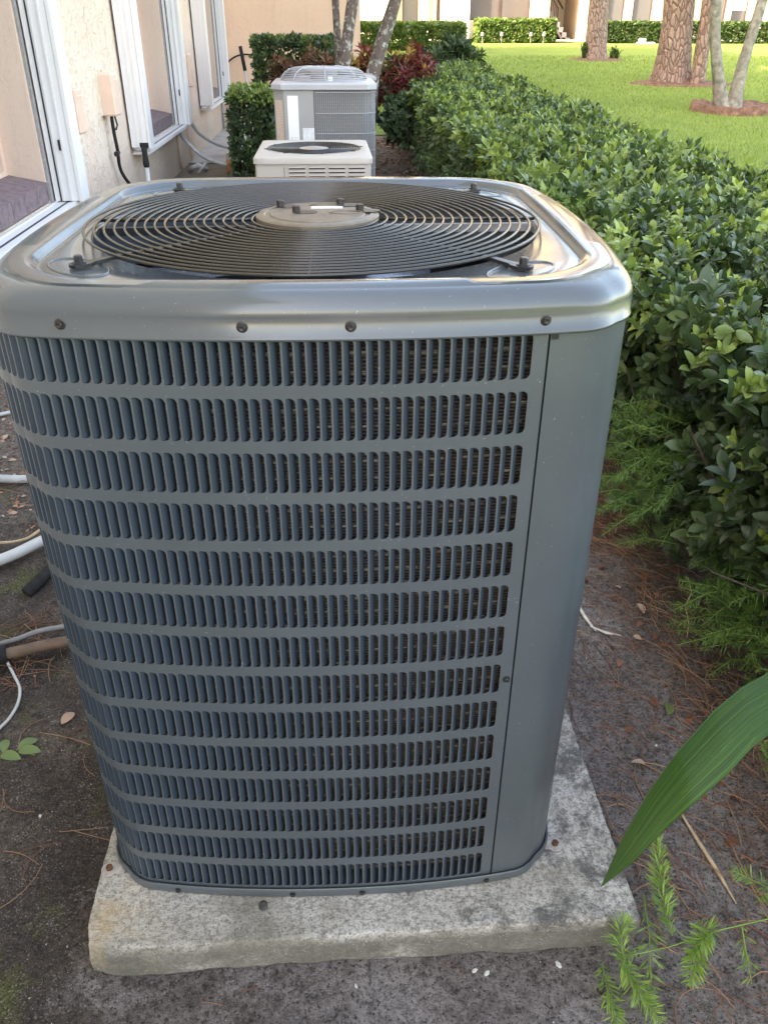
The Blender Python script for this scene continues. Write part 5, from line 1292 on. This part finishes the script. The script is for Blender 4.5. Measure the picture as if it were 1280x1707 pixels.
for (x, y, z, n, lab) in ((.97, .78, .33, 46, 'dark feathery fern spilling from the hedge, upper of the two by the gap'), (1.02, .20, .22, 46, 'dark feathery fern spilling from the foot of the hedge above the palm blade'), (1.00, 2.1, .74, 24, 'light feathery fern poking from the hedge top beside the main unit'), (1.0, 1.0, .12, 12, 'thin fern wisps in the gap low in the hedge'), (1.0, 5.3, .25, 14, 'light fern wisps low in the hedge behind the low beige unit')):
    f_ = []
    for i in range(n):
        a = rng.uniform(-1.3, 1.3)+PI; l = rng.uniform(.10, .24); el = rng.uniform(-.3, .6); s = np.array([x+rng.uniform(0, .12), y+rng.normal(0, .13), z+rng.normal(0, .09)])
        d = np.array([math.cos(a)*math.cos(el), math.sin(a)*math.cos(el), math.sin(el)])
        f_.append(([s, s+d*l*.5+[0, 0, .015], s+d*l+[0, 0, -.02]], 1.2))
    fern(lab, f_, .55 if 'light' in lab else .30, (x, y, z), .020, 330)

# ================================================================ PALM BLADE (foreground right)
up_ = [(0.3947, -0.6372, 0.360), (0.4355, -0.5881, 0.400), (0.4869, -0.5400, 0.450), (0.5392, -0.5029, 0.495), (0.6104, -0.4539, 0.530), (0.6655, -0.4247, 0.550), (0.7169, -0.4045, 0.560), (0.7975, -0.3727, 0.550), (0.9211, -0.3309, 0.500)]
lo_ = [(0.3947, -0.6372, 0.360), (0.4427, -0.6220, 0.390), (0.4945, -0.5994, 0.435), (0.5319, -0.5876, 0.470), (0.5946, -0.5574, 0.500), (0.6445, -0.5241, 0.520), (0.6938, -0.4981, 0.530), (0.7690, -0.4568, 0.530), (0.9011, -0.3801, 0.490)]
V = []; F = []; ac_ = []; al_ = []
def interp(L, t):
    k = t*(len(L)-1); i = min(len(L)-2, int(k)); f = k-i; a = np.array(L[i]); b = np.array(L[i+1]); return a*(1-f)+b*f
NA, NB = 48, 24
for i in range(NA+1):
    t = i/NA; p, q = interp(up_, t), interp(lo_, t); wd = np.linalg.norm(q-p)
    for j in range(NB+1):
        s = j/NB; r = p*(1-s)+q*s; r = r+np.array([0, 0, 1])*(.10*wd*(1-(2*s-1)**2) + .0012*math.cos(s*NB*PI/1.0)*min(1, wd/.03))
        V.append(r); ac_.append(s); al_.append(t)
for i in range(NA):
    for j in range(NB): a = i*(NB+1)+j; F.append((a, a+NB+1, a+NB+2, a+1))
blp = thing('palm_plant', 'broad glossy dark green palm blade arching in from the right edge', 'plant', (1.02, -.50, 0))
V = np.array(V)-np.array([1.02, -.50, 0])
put('leaf_blade', mesh('leaf_blade', V, np.array(F), M['blade_leaf'], True, {'across': ac_, 'along': al_}), blp)
e0 = (np.array(up_[-1])+np.array(lo_[-1]))/2-np.array([1.02, -.50, 0])
b = MB(); b.tube([tuple(e0+np.array([-.01, 0, 0])), tuple(e0*.5+np.array([.08, 0, .12])), (.02, 0, .12), (0, 0, 0)], [.006, .007, .008, .010], 8); b.put('stem', 'stem_green', blp, True)

# ================================================================ LAWN GRASS
n = 90000; Y = 2.4+(rng.random(n)**1.5)*21; X = 2.2+rng.random(n)*(1.2+.58*Y); O = np.c_[X, Y, [zt(a, c)+.010 for a, c in zip(X, Y)]]
A = rng.normal(0, .35, (n, 3)); A[:, 2] = 1; Nn = rng.normal(size=(n, 3)); GT = np.array([(0, -.08, 0), (1, 0, .12), (0, .08, 0)]); GF = np.array([(0, 1, 2)])
S = rng.uniform(.022, .045, n)*(1+.02*Y); V, FF, ti = instance(GT, GF, O, A, Nn, np.c_[S, S*(1+.06*Y), S], rng.uniform(0, 1, n))
tag(put('grass', mesh('grass', V, FF, M['grass'], False, {'tint': ti})), 'short mown grass blades covering the lawn beyond the hedge', 'grass', None, 'stuff')
print('tris', sum(len(o.data.polygons) for o in bpy.data.objects if o.type == 'MESH'), 'objs', len(bpy.data.objects))
